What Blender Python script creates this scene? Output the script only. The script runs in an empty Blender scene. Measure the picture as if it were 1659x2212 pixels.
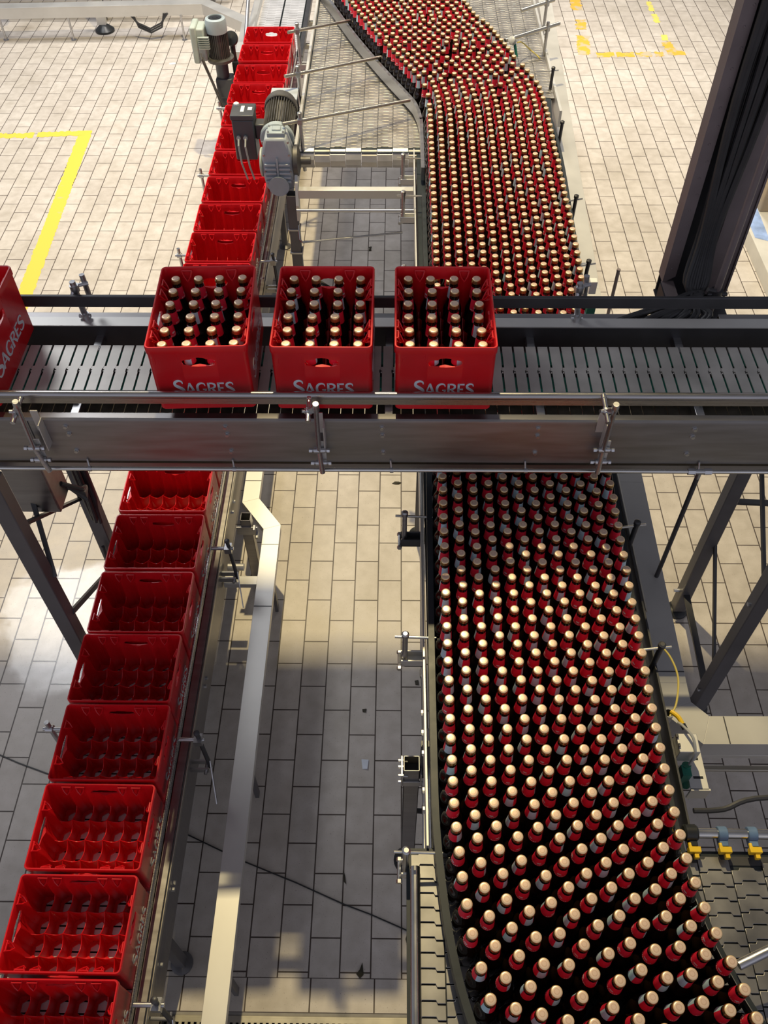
import bpy, bmesh, math, random
import numpy as np
from mathutils import Vector, Matrix
random.seed(7)
rng = np.random.default_rng(7)
PI = math.pi
SC = bpy.context.scene
COL = SC.collection

# ------------------------------------------------------------------ camera
F = 1870.0
TH, YAW, ROLL = math.radians(50.825), math.radians(-1.056), math.radians(-0.4907)
CAM = Vector((-0.041, -3.189, 3.877))
_fw = Vector((math.sin(YAW) * math.cos(TH), math.cos(YAW) * math.cos(TH), -math.sin(TH)))
_r0 = Vector((math.cos(YAW), -math.sin(YAW), 0)); _u0 = _r0.cross(_fw)
_r = _r0 * math.cos(ROLL) + _u0 * math.sin(ROLL)
_u = -_r0 * math.sin(ROLL) + _u0 * math.cos(ROLL)

def ray(px, py): return _fw * F + _r * (px - 829.5) - _u * (py - 1106)
def atz(px, py, z):
    d = ray(px, py); return CAM + d * ((z - CAM.z) / d.z)
def aty(px, py, y):
    d = ray(px, py); return CAM + d * ((y - CAM.y) / d.y)

cd = bpy.data.cameras.new('camera'); cam = bpy.data.objects.new('camera', cd); COL.objects.link(cam)
cd.sensor_fit = 'VERTICAL'; cd.sensor_height = 36; cd.lens = 36 * F / 2212
cd.clip_start = 0.05; cd.clip_end = 100
m = Matrix.Identity(4)
for i in range(3):
    m[i][0] = _r[i]; m[i][1] = _u[i]; m[i][2] = -_fw[i]; m[i][3] = CAM[i]
cam.matrix_world = m
SC.camera = cam

# ------------------------------------------------------------------ materials
def newmat(name):
    mt = bpy.data.materials.new(name); mt.use_nodes = True
    nt = mt.node_tree; b = nt.nodes['Principled BSDF']
    return mt, nt, b
def N(nt, t, **kw):
    n = nt.nodes.new(t)
    for k, v in kw.items(): setattr(n, k, v)
    return n
def ramp(nt, stops):
    r = N(nt, 'ShaderNodeValToRGB')
    e = r.color_ramp.elements
    while len(e) < len(stops): e.new(0.5)
    for q, (p, c) in zip(e, stops):
        q.position = p; q.color = (c[0], c[1], c[2], 1)
    return r
def simple(name, col, rough=0.5, metal=0.0, var=0.12, scale=6.0, bump=0.0, stretch=None, rvar=0.1, spec=0.5):
    mt, nt, b = newmat(name); L = nt.links
    tc = N(nt, 'ShaderNodeTexCoord'); mp = N(nt, 'ShaderNodeMapping')
    if stretch: mp.inputs['Scale'].default_value = stretch
    no = N(nt, 'ShaderNodeTexNoise'); no.inputs['Scale'].default_value = scale; no.inputs['Detail'].default_value = 5
    L.new(tc.outputs['Object'], mp.inputs['Vector']); L.new(mp.outputs[0], no.inputs['Vector'])
    a = [max(0, c * (1 - var)) for c in col]; z = [min(1, c * (1 + var)) for c in col]
    rp = ramp(nt, [(0.3, a), (0.7, z)])
    L.new(no.outputs['Fac'], rp.inputs[0]); L.new(rp.outputs[0], b.inputs['Base Color'])
    mr = N(nt, 'ShaderNodeMapRange'); mr.inputs[3].default_value = max(0.02, rough - rvar); mr.inputs[4].default_value = min(1, rough + rvar)
    L.new(no.outputs['Fac'], mr.inputs[0]); L.new(mr.outputs[0], b.inputs['Roughness'])
    b.inputs['Metallic'].default_value = metal
    b.inputs['Specular IOR Level'].default_value = spec
    if bump:
        bp = N(nt, 'ShaderNodeBump'); bp.inputs['Strength'].default_value = bump; bp.inputs['Distance'].default_value = 0.002
        L.new(no.outputs['Fac'], bp.inputs['Height']); L.new(bp.outputs[0], b.inputs['Normal'])
    return mt

M = {}
M['steel'] = simple('brushed_steel', (.52, .52, .53), .34, 1.0, .1, 14, .05, (1, 12, 12))
M['steel_duct'] = simple('duct_steel', (.66, .65, .62), .5, .75, .06, 5, .04)
M['slat'] = simple('slat_steel', (.50, .47, .42), .42, 1.0, .18, 9, .04, None, .1)
M['slat_bridge'] = simple('worn_slat_steel', (.52, .50, .46), .40, .45, .2, 7, .04)
M['beam'] = simple('beam_steel', (.34, .33, .33), .4, 1.0, .12, 5, .05, (1, 8, 8))
M['dark_steel'] = simple('dark_steel', (.075, .075, .08), .45, .6, .15, 8, .03)
M['leg_paint'] = simple('grey_leg_paint', (.13, .125, .13), .42, .4, .12, 8, .03)
M['column_paint'] = simple('brown_column_paint', (.19, .155, .155), .45, .1, .12, 10, .05)
M['duct_grey'] = simple('grey_duct_steel', (.54, .53, .51), .5, .35, .08, 5, .04)
M['low_slat'] = simple('bright_chain_steel', (.78, .78, .8), .35, .55, .1, 9)  # base colour lightened in place of ceiling light reflected under the crates
M['rail'] = simple('rail_steel', (.4, .39, .39), .28, 1.0, .1, 10, .03, (1, 20, 20))
M['tube'] = simple('bright_tube', (.62, .61, .58), .24, 1.0, .08, 10)
M['warm_tube'] = simple('dull_tube', (.5, .47, .4), .35, 1.0, .08, 10)
M['plastic_dark'] = simple('dark_plastic', (.014, .021, .027), .45, 0, .15, 20, .03)
M['rubber'] = simple('black_rubber', (.018, .02, .022), .35, 0, .1, 12)
M['cable'] = simple('cable_sheath', (.03, .03, .032), .42, 0, .2, 14, .02)
M['green'] = simple('green_plastic', (.01, .16, .11), .5, 0, .2, 20)
M['motor_grey'] = simple('motor_grey_paint', (.42, .46, .5), .38, 0, .1, 9, .04)
M['motor_green'] = simple('motor_green_grey_paint', (.42, .47, .42), .45, 0, .1, 9, .04)
M['motor_blue'] = simple('motor_blue_grey_paint', (.36, .42, .45), .35, 0, .08, 9)
M['motor_dark'] = simple('dirty_motor_metal', (.12, .115, .11), .5, .5, .3, 14, .05)
M['inverter'] = simple('dark_grey_box', (.085, .09, .1), .4, .2, .1, 9)
M['white'] = simple('white_label', (.8, .8, .78), .5, 0, .03, 9)
M['yellow'] = simple('yellow_plastic', (.85, .55, .02), .4, 0, .08, 12)
M['blue'] = simple('blue_plastic', (.12, .2, .34), .45, 0, .2, 16)
M['lettering'] = simple('pale_lettering', (.62, .68, .72), .45, 0, .04, 12)
M['leaf'] = simple('dry_leaf', (.03, .025, .012), .7, 0, .3, 30)
M['rust'] = simple('rust_brown', (.3, .1, .04), .7, 0, .3, 30)
M['paper'] = simple('scrap_paper', (.7, .75, .82), .6, 0, .05, 20)
M['wall'] = simple('beige_block', (.42, .33, .22), .7, 0, .12, 7, .05)
M['plinth'] = simple('plinth_tile', (.66, .64, .58), .4, 0, .06, 7, .03)
M['blue_stain'] = simple('blue_floor_stain', (.3, .42, .7), .5, 0, .25, 14)
M['copper'] = simple('yellow_cable', (.62, .5, .12), .4, 0, .1, 12)
M['pale_cable'] = simple('pale_grey_cable', (.4, .41, .4), .4, 0, .1, 12)

def crate_mat():
    mt, nt, b = newmat('red_crate_plastic'); L = nt.links
    tc = N(nt, 'ShaderNodeTexCoord'); no = N(nt, 'ShaderNodeTexNoise')
    no.inputs['Scale'].default_value = 5; no.inputs['Detail'].default_value = 6
    L.new(tc.outputs['Object'], no.inputs['Vector'])
    rp = ramp(nt, [(.3, (.60, .006, .012)), (.7, (.76, .012, .02))])
    L.new(no.outputs['Fac'], rp.inputs[0]); L.new(rp.outputs[0], b.inputs['Base Color'])
    n2 = N(nt, 'ShaderNodeTexNoise'); n2.inputs['Scale'].default_value = 40; n2.inputs['Detail'].default_value = 4
    mp = N(nt, 'ShaderNodeMapping'); mp.inputs['Scale'].default_value = (1, 1, .15)
    L.new(tc.outputs['Object'], mp.inputs[0]); L.new(mp.outputs[0], n2.inputs['Vector'])
    mr = N(nt, 'ShaderNodeMapRange'); mr.inputs[3].default_value = .2; mr.inputs[4].default_value = .42
    L.new(n2.outputs['Fac'], mr.inputs[0]); L.new(mr.outputs[0], b.inputs['Roughness'])
    b.inputs['Subsurface Weight'].default_value = 0.12
    b.inputs['Subsurface Radius'].default_value = (.012, .002, .002)
    b.inputs['Subsurface Scale'].default_value = .4
    bp = N(nt, 'ShaderNodeBump'); bp.inputs['Strength'].default_value = .06; bp.inputs['Distance'].default_value = .002
    L.new(n2.outputs['Fac'], bp.inputs['Height']); L.new(bp.outputs[0], b.inputs['Normal'])
    return mt
M['crate'] = crate_mat()

def glass_mat():
    mt, nt, b = newmat('brown_bottle_glass')
    b.inputs['Base Color'].default_value = (.010, .005, .003, 1)
    b.inputs['Roughness'].default_value = .07
    b.inputs['Coat Weight'].default_value = .3
    return mt
M['glass'] = glass_mat()

def cap_mat():
    mt, nt, b = newmat('gold_crown_cap'); L = nt.links
    uv = N(nt, 'ShaderNodeUVMap'); sp = N(nt, 'ShaderNodeSeparateXYZ'); L.new(uv.outputs[0], sp.inputs[0])
    # v holds the radius on the cap (0 centre .. 1 rim, >1 on the skirt, darkened there to paint in its shade)
    rp = ramp(nt, [(0, (.82, .60, .46)), (.16, (.82, .60, .46)), (.20, (.66, .44, .30)), (.25, (.84, .62, .47)), (.36, (.86, .65, .48)), (.40, (.74, .53, .34)), (.44, (.90, .66, .40)), (.54, (.86, .62, .30)), (.60, (.60, .40, .16)), (1, (.42, .27, .09))])
    dv = N(nt, 'ShaderNodeMath', operation='MULTIPLY'); dv.inputs[1].default_value = .5
    L.new(sp.outputs['Y'], dv.inputs[0]); L.new(dv.outputs[0], rp.inputs[0])
    L.new(rp.outputs[0], b.inputs['Base Color'])
    rm = ramp(nt, [(.5, (.4, .4, .4)), (.6, (.9, .9, .9))]); L.new(dv.outputs[0], rm.inputs[0]); L.new(rm.outputs[0], b.inputs['Metallic']); b.inputs['Roughness'].default_value = .34
    return mt
M['cap'] = cap_mat()

def label_mat():
    mt, nt, b = newmat('red_neck_label'); L = nt.links
    uv = N(nt, 'ShaderNodeUVMap'); sp = N(nt, 'ShaderNodeSeparateXYZ'); L.new(uv.outputs[0], sp.inputs[0])
    def band(src, lo, hi):
        a = N(nt, 'ShaderNodeMath', operation='GREATER_THAN'); a.inputs[1].default_value = lo; L.new(src, a.inputs[0])
        c = N(nt, 'ShaderNodeMath', operation='LESS_THAN'); c.inputs[1].default_value = hi; L.new(src, c.inputs[0])
        d = N(nt, 'ShaderNodeMath', operation='MULTIPLY'); L.new(a.outputs[0], d.inputs[0]); L.new(c.outputs[0], d.inputs[1]); return d.outputs[0]
    def mul(a, c):
        d = N(nt, 'ShaderNodeMath', operation='MULTIPLY'); L.new(a, d.inputs[0]); L.new(c, d.inputs[1]); return d.outputs[0]
    def mx(a, c):
        d = N(nt, 'ShaderNodeMath', operation='MAXIMUM'); L.new(a, d.inputs[0]); L.new(c, d.inputs[1]); return d.outputs[0]
    U, V = sp.outputs['X'], sp.outputs['Y']
    seam = band(U, .02, .24)                         # pale back panel of the neck label
    # emblem: oval opposite the seam
    du = N(nt, 'ShaderNodeMath', operation='SUBTRACT'); du.inputs[1].default_value = .62; L.new(U, du.inputs[0])
    du2 = N(nt, 'ShaderNodeMath', operation='MULTIPLY'); du2.inputs[1].default_value = 9.5; L.new(du.outputs[0], du2.inputs[0])
    dv = N(nt, 'ShaderNodeMath', operation='SUBTRACT'); dv.inputs[1].default_value = .34; L.new(V, dv.inputs[0])
    dv2 = N(nt, 'ShaderNodeMath', operation='MULTIPLY'); dv2.inputs[1].default_value = 7.0; L.new(dv.outputs[0], dv2.inputs[0])
    p1 = mul(du2.outputs[0], du2.outputs[0]); p2 = mul(dv2.outputs[0], dv2.outputs[0])
    sm = N(nt, 'ShaderNodeMath', operation='ADD'); L.new(p1, sm.inputs[0]); L.new(p2, sm.inputs[1])
    em = N(nt, 'ShaderNodeMath', operation='LESS_THAN'); em.inputs[1].default_value = .28; L.new(sm.outputs[0], em.inputs[0])
    # small lettering row low on the label
    wv = N(nt, 'ShaderNodeMath', operation='SINE')
    wm = N(nt, 'ShaderNodeMath', operation='MULTIPLY'); wm.inputs[1].default_value = 150; L.new(U, wm.inputs[0]); L.new(wm.outputs[0], wv.inputs[0])
    wg = N(nt, 'ShaderNodeMath', operation='GREATER_THAN'); wg.inputs[1].default_value = -.05; L.new(wv.outputs[0], wg.inputs[0])
    tx = mul(mul(wg.outputs[0], band(V, .06, .15)), band(U, .46, .78))
    white = mx(em.outputs[0], tx)
    m1 = N(nt, 'ShaderNodeMix', data_type='RGBA'); m1.inputs[6].default_value = (.82, .025, .06, 1); m1.inputs[7].default_value = (.52, .76, .84, 1)
    L.new(seam, m1.inputs[0])
    m2 = N(nt, 'ShaderNodeMix', data_type='RGBA'); L.new(m1.outputs[2], m2.inputs[6]); m2.inputs[7].default_value = (.72, .7, .7, 1); L.new(white, m2.inputs[0])
    L.new(m2.outputs[2], b.inputs['Base Color']); b.inputs['Roughness'].default_value = .34
    return mt
M['label'] = label_mat()

TILE_L, TILE_W = .2554, .125
def floor_mat(name, swap):
    mt, nt, b = newmat(name); L = nt.links
    tc = N(nt, 'ShaderNodeTexCoord'); sp = N(nt, 'ShaderNodeSeparateXYZ'); cb = N(nt, 'ShaderNodeCombineXYZ')
    L.new(tc.outputs['Object'], sp.inputs[0])
    ax = N(nt, 'ShaderNodeMath', operation='ADD'); ay = N(nt, 'ShaderNodeMath', operation='ADD')
    ax.inputs[1].default_value = TILE_L * 40 if not swap else TILE_L * 40 - .019
    ay.inputs[1].default_value = TILE_W * 80 if not swap else TILE_W * 40 + .071
    L.new(sp.outputs['X' if swap else 'Y'], ax.inputs[0]); L.new(sp.outputs['Y' if swap else 'X'], ay.inputs[0])
    L.new(ax.outputs[0], cb.inputs[0]); L.new(ay.outputs[0], cb.inputs[1])
    br = N(nt, 'ShaderNodeTexBrick'); br.offset = .5; br.offset_frequency = 2; br.squash = 1
    br.inputs['Scale'].default_value = 1; br.inputs['Brick Width'].default_value = TILE_L; br.inputs['Row Height'].default_value = TILE_W
    br.inputs['Mortar Size'].default_value = .0033; br.inputs['Mortar Smooth'].default_value = .25; br.inputs['Bias'].default_value = 0
    br.inputs['Color1'].default_value = (.62, .575, .525, 1); br.inputs['Color2'].default_value = (.565, .52, .475, 1)
    br.inputs['Mortar'].default_value = (.075, .055, .045, 1)
    L.new(cb.outputs[0], br.inputs['Vector'])
    n1 = N(nt, 'ShaderNodeTexNoise'); n1.inputs['Scale'].default_value = 2.3; n1.inputs['Detail'].default_value = 7; n1.inputs['Roughness'].default_value = .6
    n2 = N(nt, 'ShaderNodeTexNoise'); n2.inputs['Scale'].default_value = 14; n2.inputs['Detail'].default_value = 6
    n3 = N(nt, 'ShaderNodeTexNoise'); n3.inputs['Scale'].default_value = 170; n3.inputs['Detail'].default_value = 2
    for n in (n1, n2, n3): L.new(tc.outputs['Object'], n.inputs['Vector'])
    r1 = ramp(nt, [(.3, (.86, .84, .80)), (.62, (1.04, 1.03, 1.02))]); L.new(n1.outputs['Fac'], r1.inputs[0])
    r2 = ramp(nt, [(.3, (.88, .87, .85)), (.65, (1.04, 1.04, 1.04))]); L.new(n2.outputs['Fac'], r2.inputs[0])
    r3 = ramp(nt, [(.26, (.55, .52, .5)), (.34, (1, 1, 1))]); L.new(n3.outputs['Fac'], r3.inputs[0])
    c = br.outputs['Color']
    for r in (r1, r2, r3):
        mm = N(nt, 'ShaderNodeMix', data_type='RGBA', blend_type='MULTIPLY'); mm.inputs[0].default_value = 1
        L.new(c, mm.inputs[6]); L.new(r.outputs[0], mm.inputs[7]); c = mm.outputs[2]
    L.new(c, b.inputs['Base Color'])
    # dry glazed tile with a puddle left of the crate line
    mr = N(nt, 'ShaderNodeMapRange'); mr.inputs[3].default_value = .30; mr.inputs[4].default_value = .58
    L.new(n2.outputs['Fac'], mr.inputs[0])
    vm = N(nt, 'ShaderNodeVectorMath', operation='DISTANCE'); vm.inputs[1].default_value = (-1.72, -.80, 0); L.new(tc.outputs['Object'], vm.inputs[0])
    pm = N(nt, 'ShaderNodeMapRange'); pm.inputs[1].default_value = .62; pm.inputs[2].default_value = .1; pm.inputs[3].default_value = 0; pm.inputs[4].default_value = 1
    L.new(vm.outputs['Value'], pm.inputs[0])
    pa = N(nt, 'ShaderNodeMath', operation='ADD'); L.new(pm.outputs[0], pa.inputs[0]); 
    ps = N(nt, 'ShaderNodeMath', operation='MULTIPLY'); ps.inputs[1].default_value = 1.1; L.new(n1.outputs['Fac'], ps.inputs[0]); L.new(ps.outputs[0], pa.inputs[1])
    pg = N(nt, 'ShaderNodeMapRange'); pg.inputs[1].default_value = .95; pg.inputs[2].default_value = 1.1; L.new(pa.outputs[0], pg.inputs[0])
    mxr = N(nt, 'ShaderNodeMix'); L.new(pg.outputs[0], mxr.inputs[0]); L.new(mr.outputs[0], mxr.inputs[2]); mxr.inputs[3].default_value = .21
    L.new(mxr.outputs[0], b.inputs['Roughness'])
    bp = N(nt, 'ShaderNodeBump'); bp.inputs['Strength'].default_value = .5; bp.inputs['Distance'].default_value = .003; bp.invert = True
    L.new(br.outputs['Fac'], bp.inputs['Height'])
    b2 = N(nt, 'ShaderNodeBump'); b2.inputs['Strength'].default_value = .12; b2.inputs['Distance'].default_value = .003
    L.new(n2.outputs['Fac'], b2.inputs['Height']); L.new(bp.outputs[0], b2.inputs['Normal']); L.new(b2.outputs[0], b.inputs['Normal'])
    return mt
M['floor'] = floor_mat('floor_tile', False)
M['border'] = floor_mat('border_tile', True)

def paint_mat(name, col, wear):
    mt, nt, b = newmat(name); L = nt.links
    tc = N(nt, 'ShaderNodeTexCoord'); no = N(nt, 'ShaderNodeTexNoise'); no.inputs['Scale'].default_value = 9; no.inputs['Detail'].default_value = 8
    L.new(tc.outputs['Object'], no.inputs['Vector'])
    rp = ramp(nt, [(wear - .06, (.55, .47, .33)), (wear + .04, col)])
    L.new(no.outputs['Fac'], rp.inputs[0]); L.new(rp.outputs[0], b.inputs['Base Color']); b.inputs['Roughness'].default_value = .5
    return mt
M['paint_yellow'] = paint_mat('yellow_floor_paint', (.78, .58, .07), .30)
M['paint_orange'] = paint_mat('worn_orange_paint', (.80, .45, .05), .46)
M['paint_lemon'] = paint_mat('worn_lemon_paint', (.82, .70, .14), .42)

# ------------------------------------------------------------------ mesh builder
ORG = {}
def V3(p): return Vector(p)
class MB:
    def __init__(s): s.v = []; s.f = []; s.uv = []
    def add(s, vs, fs, uvs=None):
        o = len(s.v); s.v += [tuple(x) for x in vs]; s.f += [tuple(i + o for i in f) for f in fs]
        if uvs: s.uv += uvs
    def box(s, c, d, rot=None):
        c = V3(c); h = V3(d) / 2; vs = []
        for x in (-1, 1):
            for y in (-1, 1):
                for z in (-1, 1):
                    p = Vector((x * h.x, y * h.y, z * h.z))
                    vs.append(c + (rot @ p if rot else p))
        s.add(vs, [(0, 1, 3, 2), (4, 6, 7, 5), (0, 4, 5, 1), (2, 3, 7, 6), (0, 2, 6, 4), (1, 5, 7, 3)]); return s
    def mm(s, a, b): return s.box([(a[i] + b[i]) / 2 for i in range(3)], [abs(b[i] - a[i]) for i in range(3)])
    def bar(s, p0, p1, w, h=None, up=(0, 0, 1)):
        p0, p1 = V3(p0), V3(p1); h = h or w; d = (p1 - p0); L = d.length; d.normalize()
        u = V3(up)
        if abs(d.dot(u)) > .97: u = Vector((0, 1, 0))
        x = d.cross(u).normalized(); y = x.cross(d).normalized()
        rot = Matrix((x, d, y)).transposed()
        return s.box((p0 + p1) / 2, (w, L, h), rot)
    def cyl(s, p0, p1, r0, r1=None, n=14, caps=True):
        p0, p1 = V3(p0), V3(p1); r1 = r0 if r1 is None else r1; d = (p1 - p0).normalized()
        u = Vector((0, 0, 1)) if abs(d.z) < .9 else Vector((1, 0, 0))
        x = d.cross(u).normalized(); y = d.cross(x); vs = []
        for p, r in ((p0, r0), (p1, r1)):
            for k in range(n):
                a = 2 * PI * k / n; vs.append(p + x * (r * math.cos(a)) + y * (r * math.sin(a)))
        fs = [(k, k + n, (k + 1) % n + n, (k + 1) % n) for k in range(n)]
        if caps: fs += [tuple(range(n)), tuple(range(2 * n - 1, n - 1, -1))]
        s.add(vs, fs); return s
    def tube(s, pts, r, n=8):
        pts = [V3(p) for p in pts]; vs = []; prev = None
        for i, p in enumerate(pts):
            d = (pts[min(i + 1, len(pts) - 1)] - pts[max(i - 1, 0)]).normalized()
            if prev is None:
                u = Vector((0, 0, 1)) if abs(d.z) < .9 else Vector((1, 0, 0)); x = d.cross(u).normalized()
            else: x = (prev - d * prev.dot(d)).normalized()
            prev = x; y = d.cross(x)
            for k in range(n):
                a = 2 * PI * k / n; vs.append(p + x * (r * math.cos(a)) + y * (r * math.sin(a)))
        fs = []
        for i in range(len(pts) - 1):
            for k in range(n):
                a = i * n + k; b2 = i * n + (k + 1) % n; fs.append((a, b2, b2 + n, a + n))
        fs += [tuple(range(n - 1, -1, -1)), tuple(range((len(pts) - 1) * n, len(pts) * n))]
        s.add(vs, fs); return s
    def lathe(s, prof, c=(0, 0, 0), n=24, axis=None, close=True):
        c = V3(c); vs = []; ax = V3(axis).normalized() if axis else Vector((0, 0, 1))
        u = Vector((1, 0, 0)) if abs(ax.x) < .9 else Vector((0, 1, 0))
        x = (u - ax * u.dot(ax)).normalized(); y = ax.cross(x)
        for r, z in prof:
            for k in range(n):
                a = 2 * PI * k / n; vs.append(c + x * (r * math.cos(a)) + y * (r * math.sin(a)) + ax * z)
        fs = []
        for i in range(len(prof) - 1):
            for k in range(n):
                a = i * n + k; b2 = i * n + (k + 1) % n; fs.append((a, b2, b2 + n, a + n))
        if close: fs += [tuple(range(n - 1, -1, -1)), tuple(range((len(prof) - 1) * n, len(prof) * n))]
        s.add(vs, fs); return s
    def prism(s, poly, o, ux, uy, depth):
        o, ux, uy = V3(o), V3(ux), V3(uy); nz = ux.cross(uy).normalized(); n = len(poly)
        a = [o + ux * p[0] + uy * p[1] for p in poly]; b = [p + nz * depth for p in a]
        s.add(a + b, [tuple(range(n - 1, -1, -1)), tuple(range(n, 2 * n))] + [(k, (k + 1) % n, (k + 1) % n + n, k + n) for k in range(n)]); return s
    def mesh(s, name, mat, org=(0, 0, 0), smooth=35):
        o = V3(org); me = bpy.data.meshes.new(name)
        me.from_pydata([tuple(Vector(v) - o) for v in s.v], [], s.f); me.update()
        for mt in (mat if isinstance(mat, (list, tuple)) else [mat]): me.materials.append(mt)
        if smooth:
            me.polygons.foreach_set('use_smooth', [True] * len(me.polygons)); me.set_sharp_from_angle(angle=math.radians(smooth))
        if s.uv:
            uvl = me.uv_layers.new(name='UVMap')
            flat = np.array(s.uv, dtype=np.float32).ravel(); uvl.data.foreach_set('uv', flat)
        return me
    def build(s, name, mat, parent=None, org=None, smooth=35, bevel=0.0, label=None):
        if isinstance(mat, str): mat = M[mat]
        if parent is not None: org = ORG[parent.name]
        org = V3(org) if org is not None else Vector((0, 0, 0))
        me = s.mesh(name, mat, org, smooth)
        o = bpy.data.objects.new(name, me); COL.objects.link(o)
        ORG[o.name] = org
        if parent is not None: o.parent = parent
        else: o.location = org
        if bevel:
            md = o.modifiers.new('bevel', 'BEVEL'); md.width = bevel; md.segments = 2; md.limit_method = 'ANGLE'; md.angle_limit = math.radians(40)
        if label: o['label'] = label
        return o
def thing(name, label, cat, loc, group=None):
    o = bpy.data.objects.new(name, None); COL.objects.link(o); o.location = loc; o.empty_display_size = .1
    ORG[o.name] = V3(loc); o['label'] = label; o['category'] = cat
    if group: o['group'] = group
    return o
def tag(o, label, cat, group=None, kind=None):
    o['label'] = label; o['category'] = cat
    if group: o['group'] = group
    if kind: o['kind'] = kind
    return o
def struct(o): o['kind'] = 'structure'; return o
def recalc(me):
    bm = bmesh.new(); bm.from_mesh(me); bmesh.ops.recalc_face_normals(bm, faces=bm.faces); bm.to_mesh(me); bm.free()
def copy_tree(o, parent=None):
    c = o.copy(); COL.objects.link(c)
    ORG[c.name] = ORG.get(o.name, Vector((0, 0, 0)))
    if parent is not None: c.parent = parent
    for ch in list(o.children): copy_tree(ch, c)
    return c
ORD = ['first', 'second', 'third', 'fourth', 'fifth', 'sixth', 'seventh', 'eighth', 'ninth', 'tenth', 'eleventh', 'twelfth']

# ------------------------------------------------------------------ floor, wall, drain
mb = MB(); mb.add([(-7, -2.446, 0), (7, -2.446, 0), (7, 11, 0), (-7, 11, 0)], [(0, 1, 2, 3)])
struct(mb.build('floor', 'floor', smooth=0))
mb = MB(); mb.add([(-7, -2.571, 0), (7, -2.571, 0), (7, -2.446, 0), (-7, -2.446, 0)], [(0, 1, 2, 3)])
fb = mb.build('trim_1', 'border', smooth=0); struct(fb)
mb = MB(); mb.add([(-7, -2.584, -.001), (7, -2.584, -.001), (7, -2.571, -.001), (-7, -2.571, -.001), (-7, -7, 0), (7, -7, 0), (7, -2.70, 0), (-7, -2.70, 0)], [(0, 1, 2, 3), (4, 5, 6, 7)])
struct(mb.build('trim_2', simple('concrete_edge', (.3, .28, .25), .7, 0, .15, 20, .1), smooth=0))
# drain: slotted steel grate in a channel
mb = MB(); dr = thing('floor_drain', 'slotted steel drain grate in the floor at the bottom edge', 'drain', (-.4, -2.64, 0))
x0, x1 = -1.2, .3
mb.mm((x0, -2.590, -.004), (x1, -2.584, .002)); mb.mm((x0, -2.70, -.004), (x1, -2.694, .002))
x = x0
while x < x1:
    mb.mm((x, -2.694, -.004), (x + .012, -2.590, .0015)); x += .0235
mb.mm((x0, -2.606, -.004), (x1, -2.590, .0017))
mb.build('grate', 'warm_tube', dr)
MB().mm((x0, -2.70, -.08), (x1, -2.584, -.03)).build('channel', 'rubber', dr)
# right-hand plinth and block
mb = MB(); mb.mm((2.64, -2, 0), (6.9, 3.25, .12)); struct(mb.build('trim_5', 'plinth', smooth=0, bevel=.004))
mb = MB(); mb.mm((2.78, 2.9, .12), (3.3, 3.25, .75)); struct(mb.build('trim_3', 'wall', smooth=0, bevel=.01))
mb = MB(); mb.add([(2.66, 2.55, .1212), (2.76, 2.5, .1212), (2.78, 2.95, .1212), (2.67, 3.1, .1212)], [(0, 1, 2, 3)]); struct(mb.build('trim_4', 'blue_stain', smooth=0))

def strip(pts, w, ragged, z=.0008, seed=1):
    rr = random.Random(seed); out = MB(); pts = [V3(p) for p in pts]
    for a, b in zip(pts, pts[1:]):
        d = (b - a); L = d.length; d.normalize(); nrm = Vector((-d.y, d.x, 0)); n = max(2, int(L / .02)); vs = []; fs = []
        for i in range(n + 1):
            p = a + d * (L * i / n)
            l = w / 2 + rr.uniform(-ragged, ragged); r = w / 2 + rr.uniform(-ragged, ragged)
            vs += [p + nrm * l + Vector((0, 0, z)), p - nrm * r + Vector((0, 0, z))]
        fs = [(2 * i, 2 * i + 1, 2 * i + 3, 2 * i + 2) for i in range(n)]
        out.add(vs, fs)
    return out
yl = strip([(-2.845, 4.40, 0), (-2.715, 1.4, 0)], .115, .006, seed=3)
y2 = strip([(-2.85, 4.355, 0), (-3.27, 4.325, 0)], .085, .012, seed=4); y3 = strip([(-3.30, 4.315, 0), (-4.3, 4.27, 0)], .085, .014, seed=5)
yl.add([(x, y, z + .0006) for x, y, z in y2.v], y2.f); yl.add(y3.v, y3.f)
tag(yl.build('floor_marking', 'paint_yellow', smooth=0), 'bright yellow painted corner line on the floor left of the red crates', 'floor marking')
om = MB(); k = 0
for a, b, w in (((1.93, 7.45), (1.93, 7.05), .12), ((1.93, 6.80), (1.90, 6.55), .1), ((1.90, 6.40), (1.85, 5.95), .13), ((1.98, 5.95), (2.16, 5.95), .10), ((2.18, 5.95), (2.36, 5.95), .10), ((2.38, 5.95), (2.54, 5.96), .10), ((2.57, 5.96), (2.66, 5.96), .1), ((2.73, 6.25), (2.77, 5.98), .11), ((2.70, 5.99), (2.88, 5.99), .10)):
    k += 1; q = strip([(a[0], a[1], 0), (b[0], b[1], 0)], w, .014, z=.0008 + .0004 * (k % 3), seed=20 + k); om.add(q.v, q.f)
tag(om.build('floor_marking', 'paint_orange', smooth=0), 'worn orange painted corner marks on the floor at the top right', 'floor marking')
om = MB()
for a, b in ((7.7, 7.35), (7.28, 7.02), (6.95, 6.72), (6.42, 6.27)):
    k += 1; q = strip([(2.745, a, 0), (2.735, b, 0)], .06, .01, seed=20 + k); om.add(q.v, q.f)
tag(om.build('floor_marking', 'paint_lemon', smooth=0), 'broken pale yellow painted dashes on the floor at the top right', 'floor marking')

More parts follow.
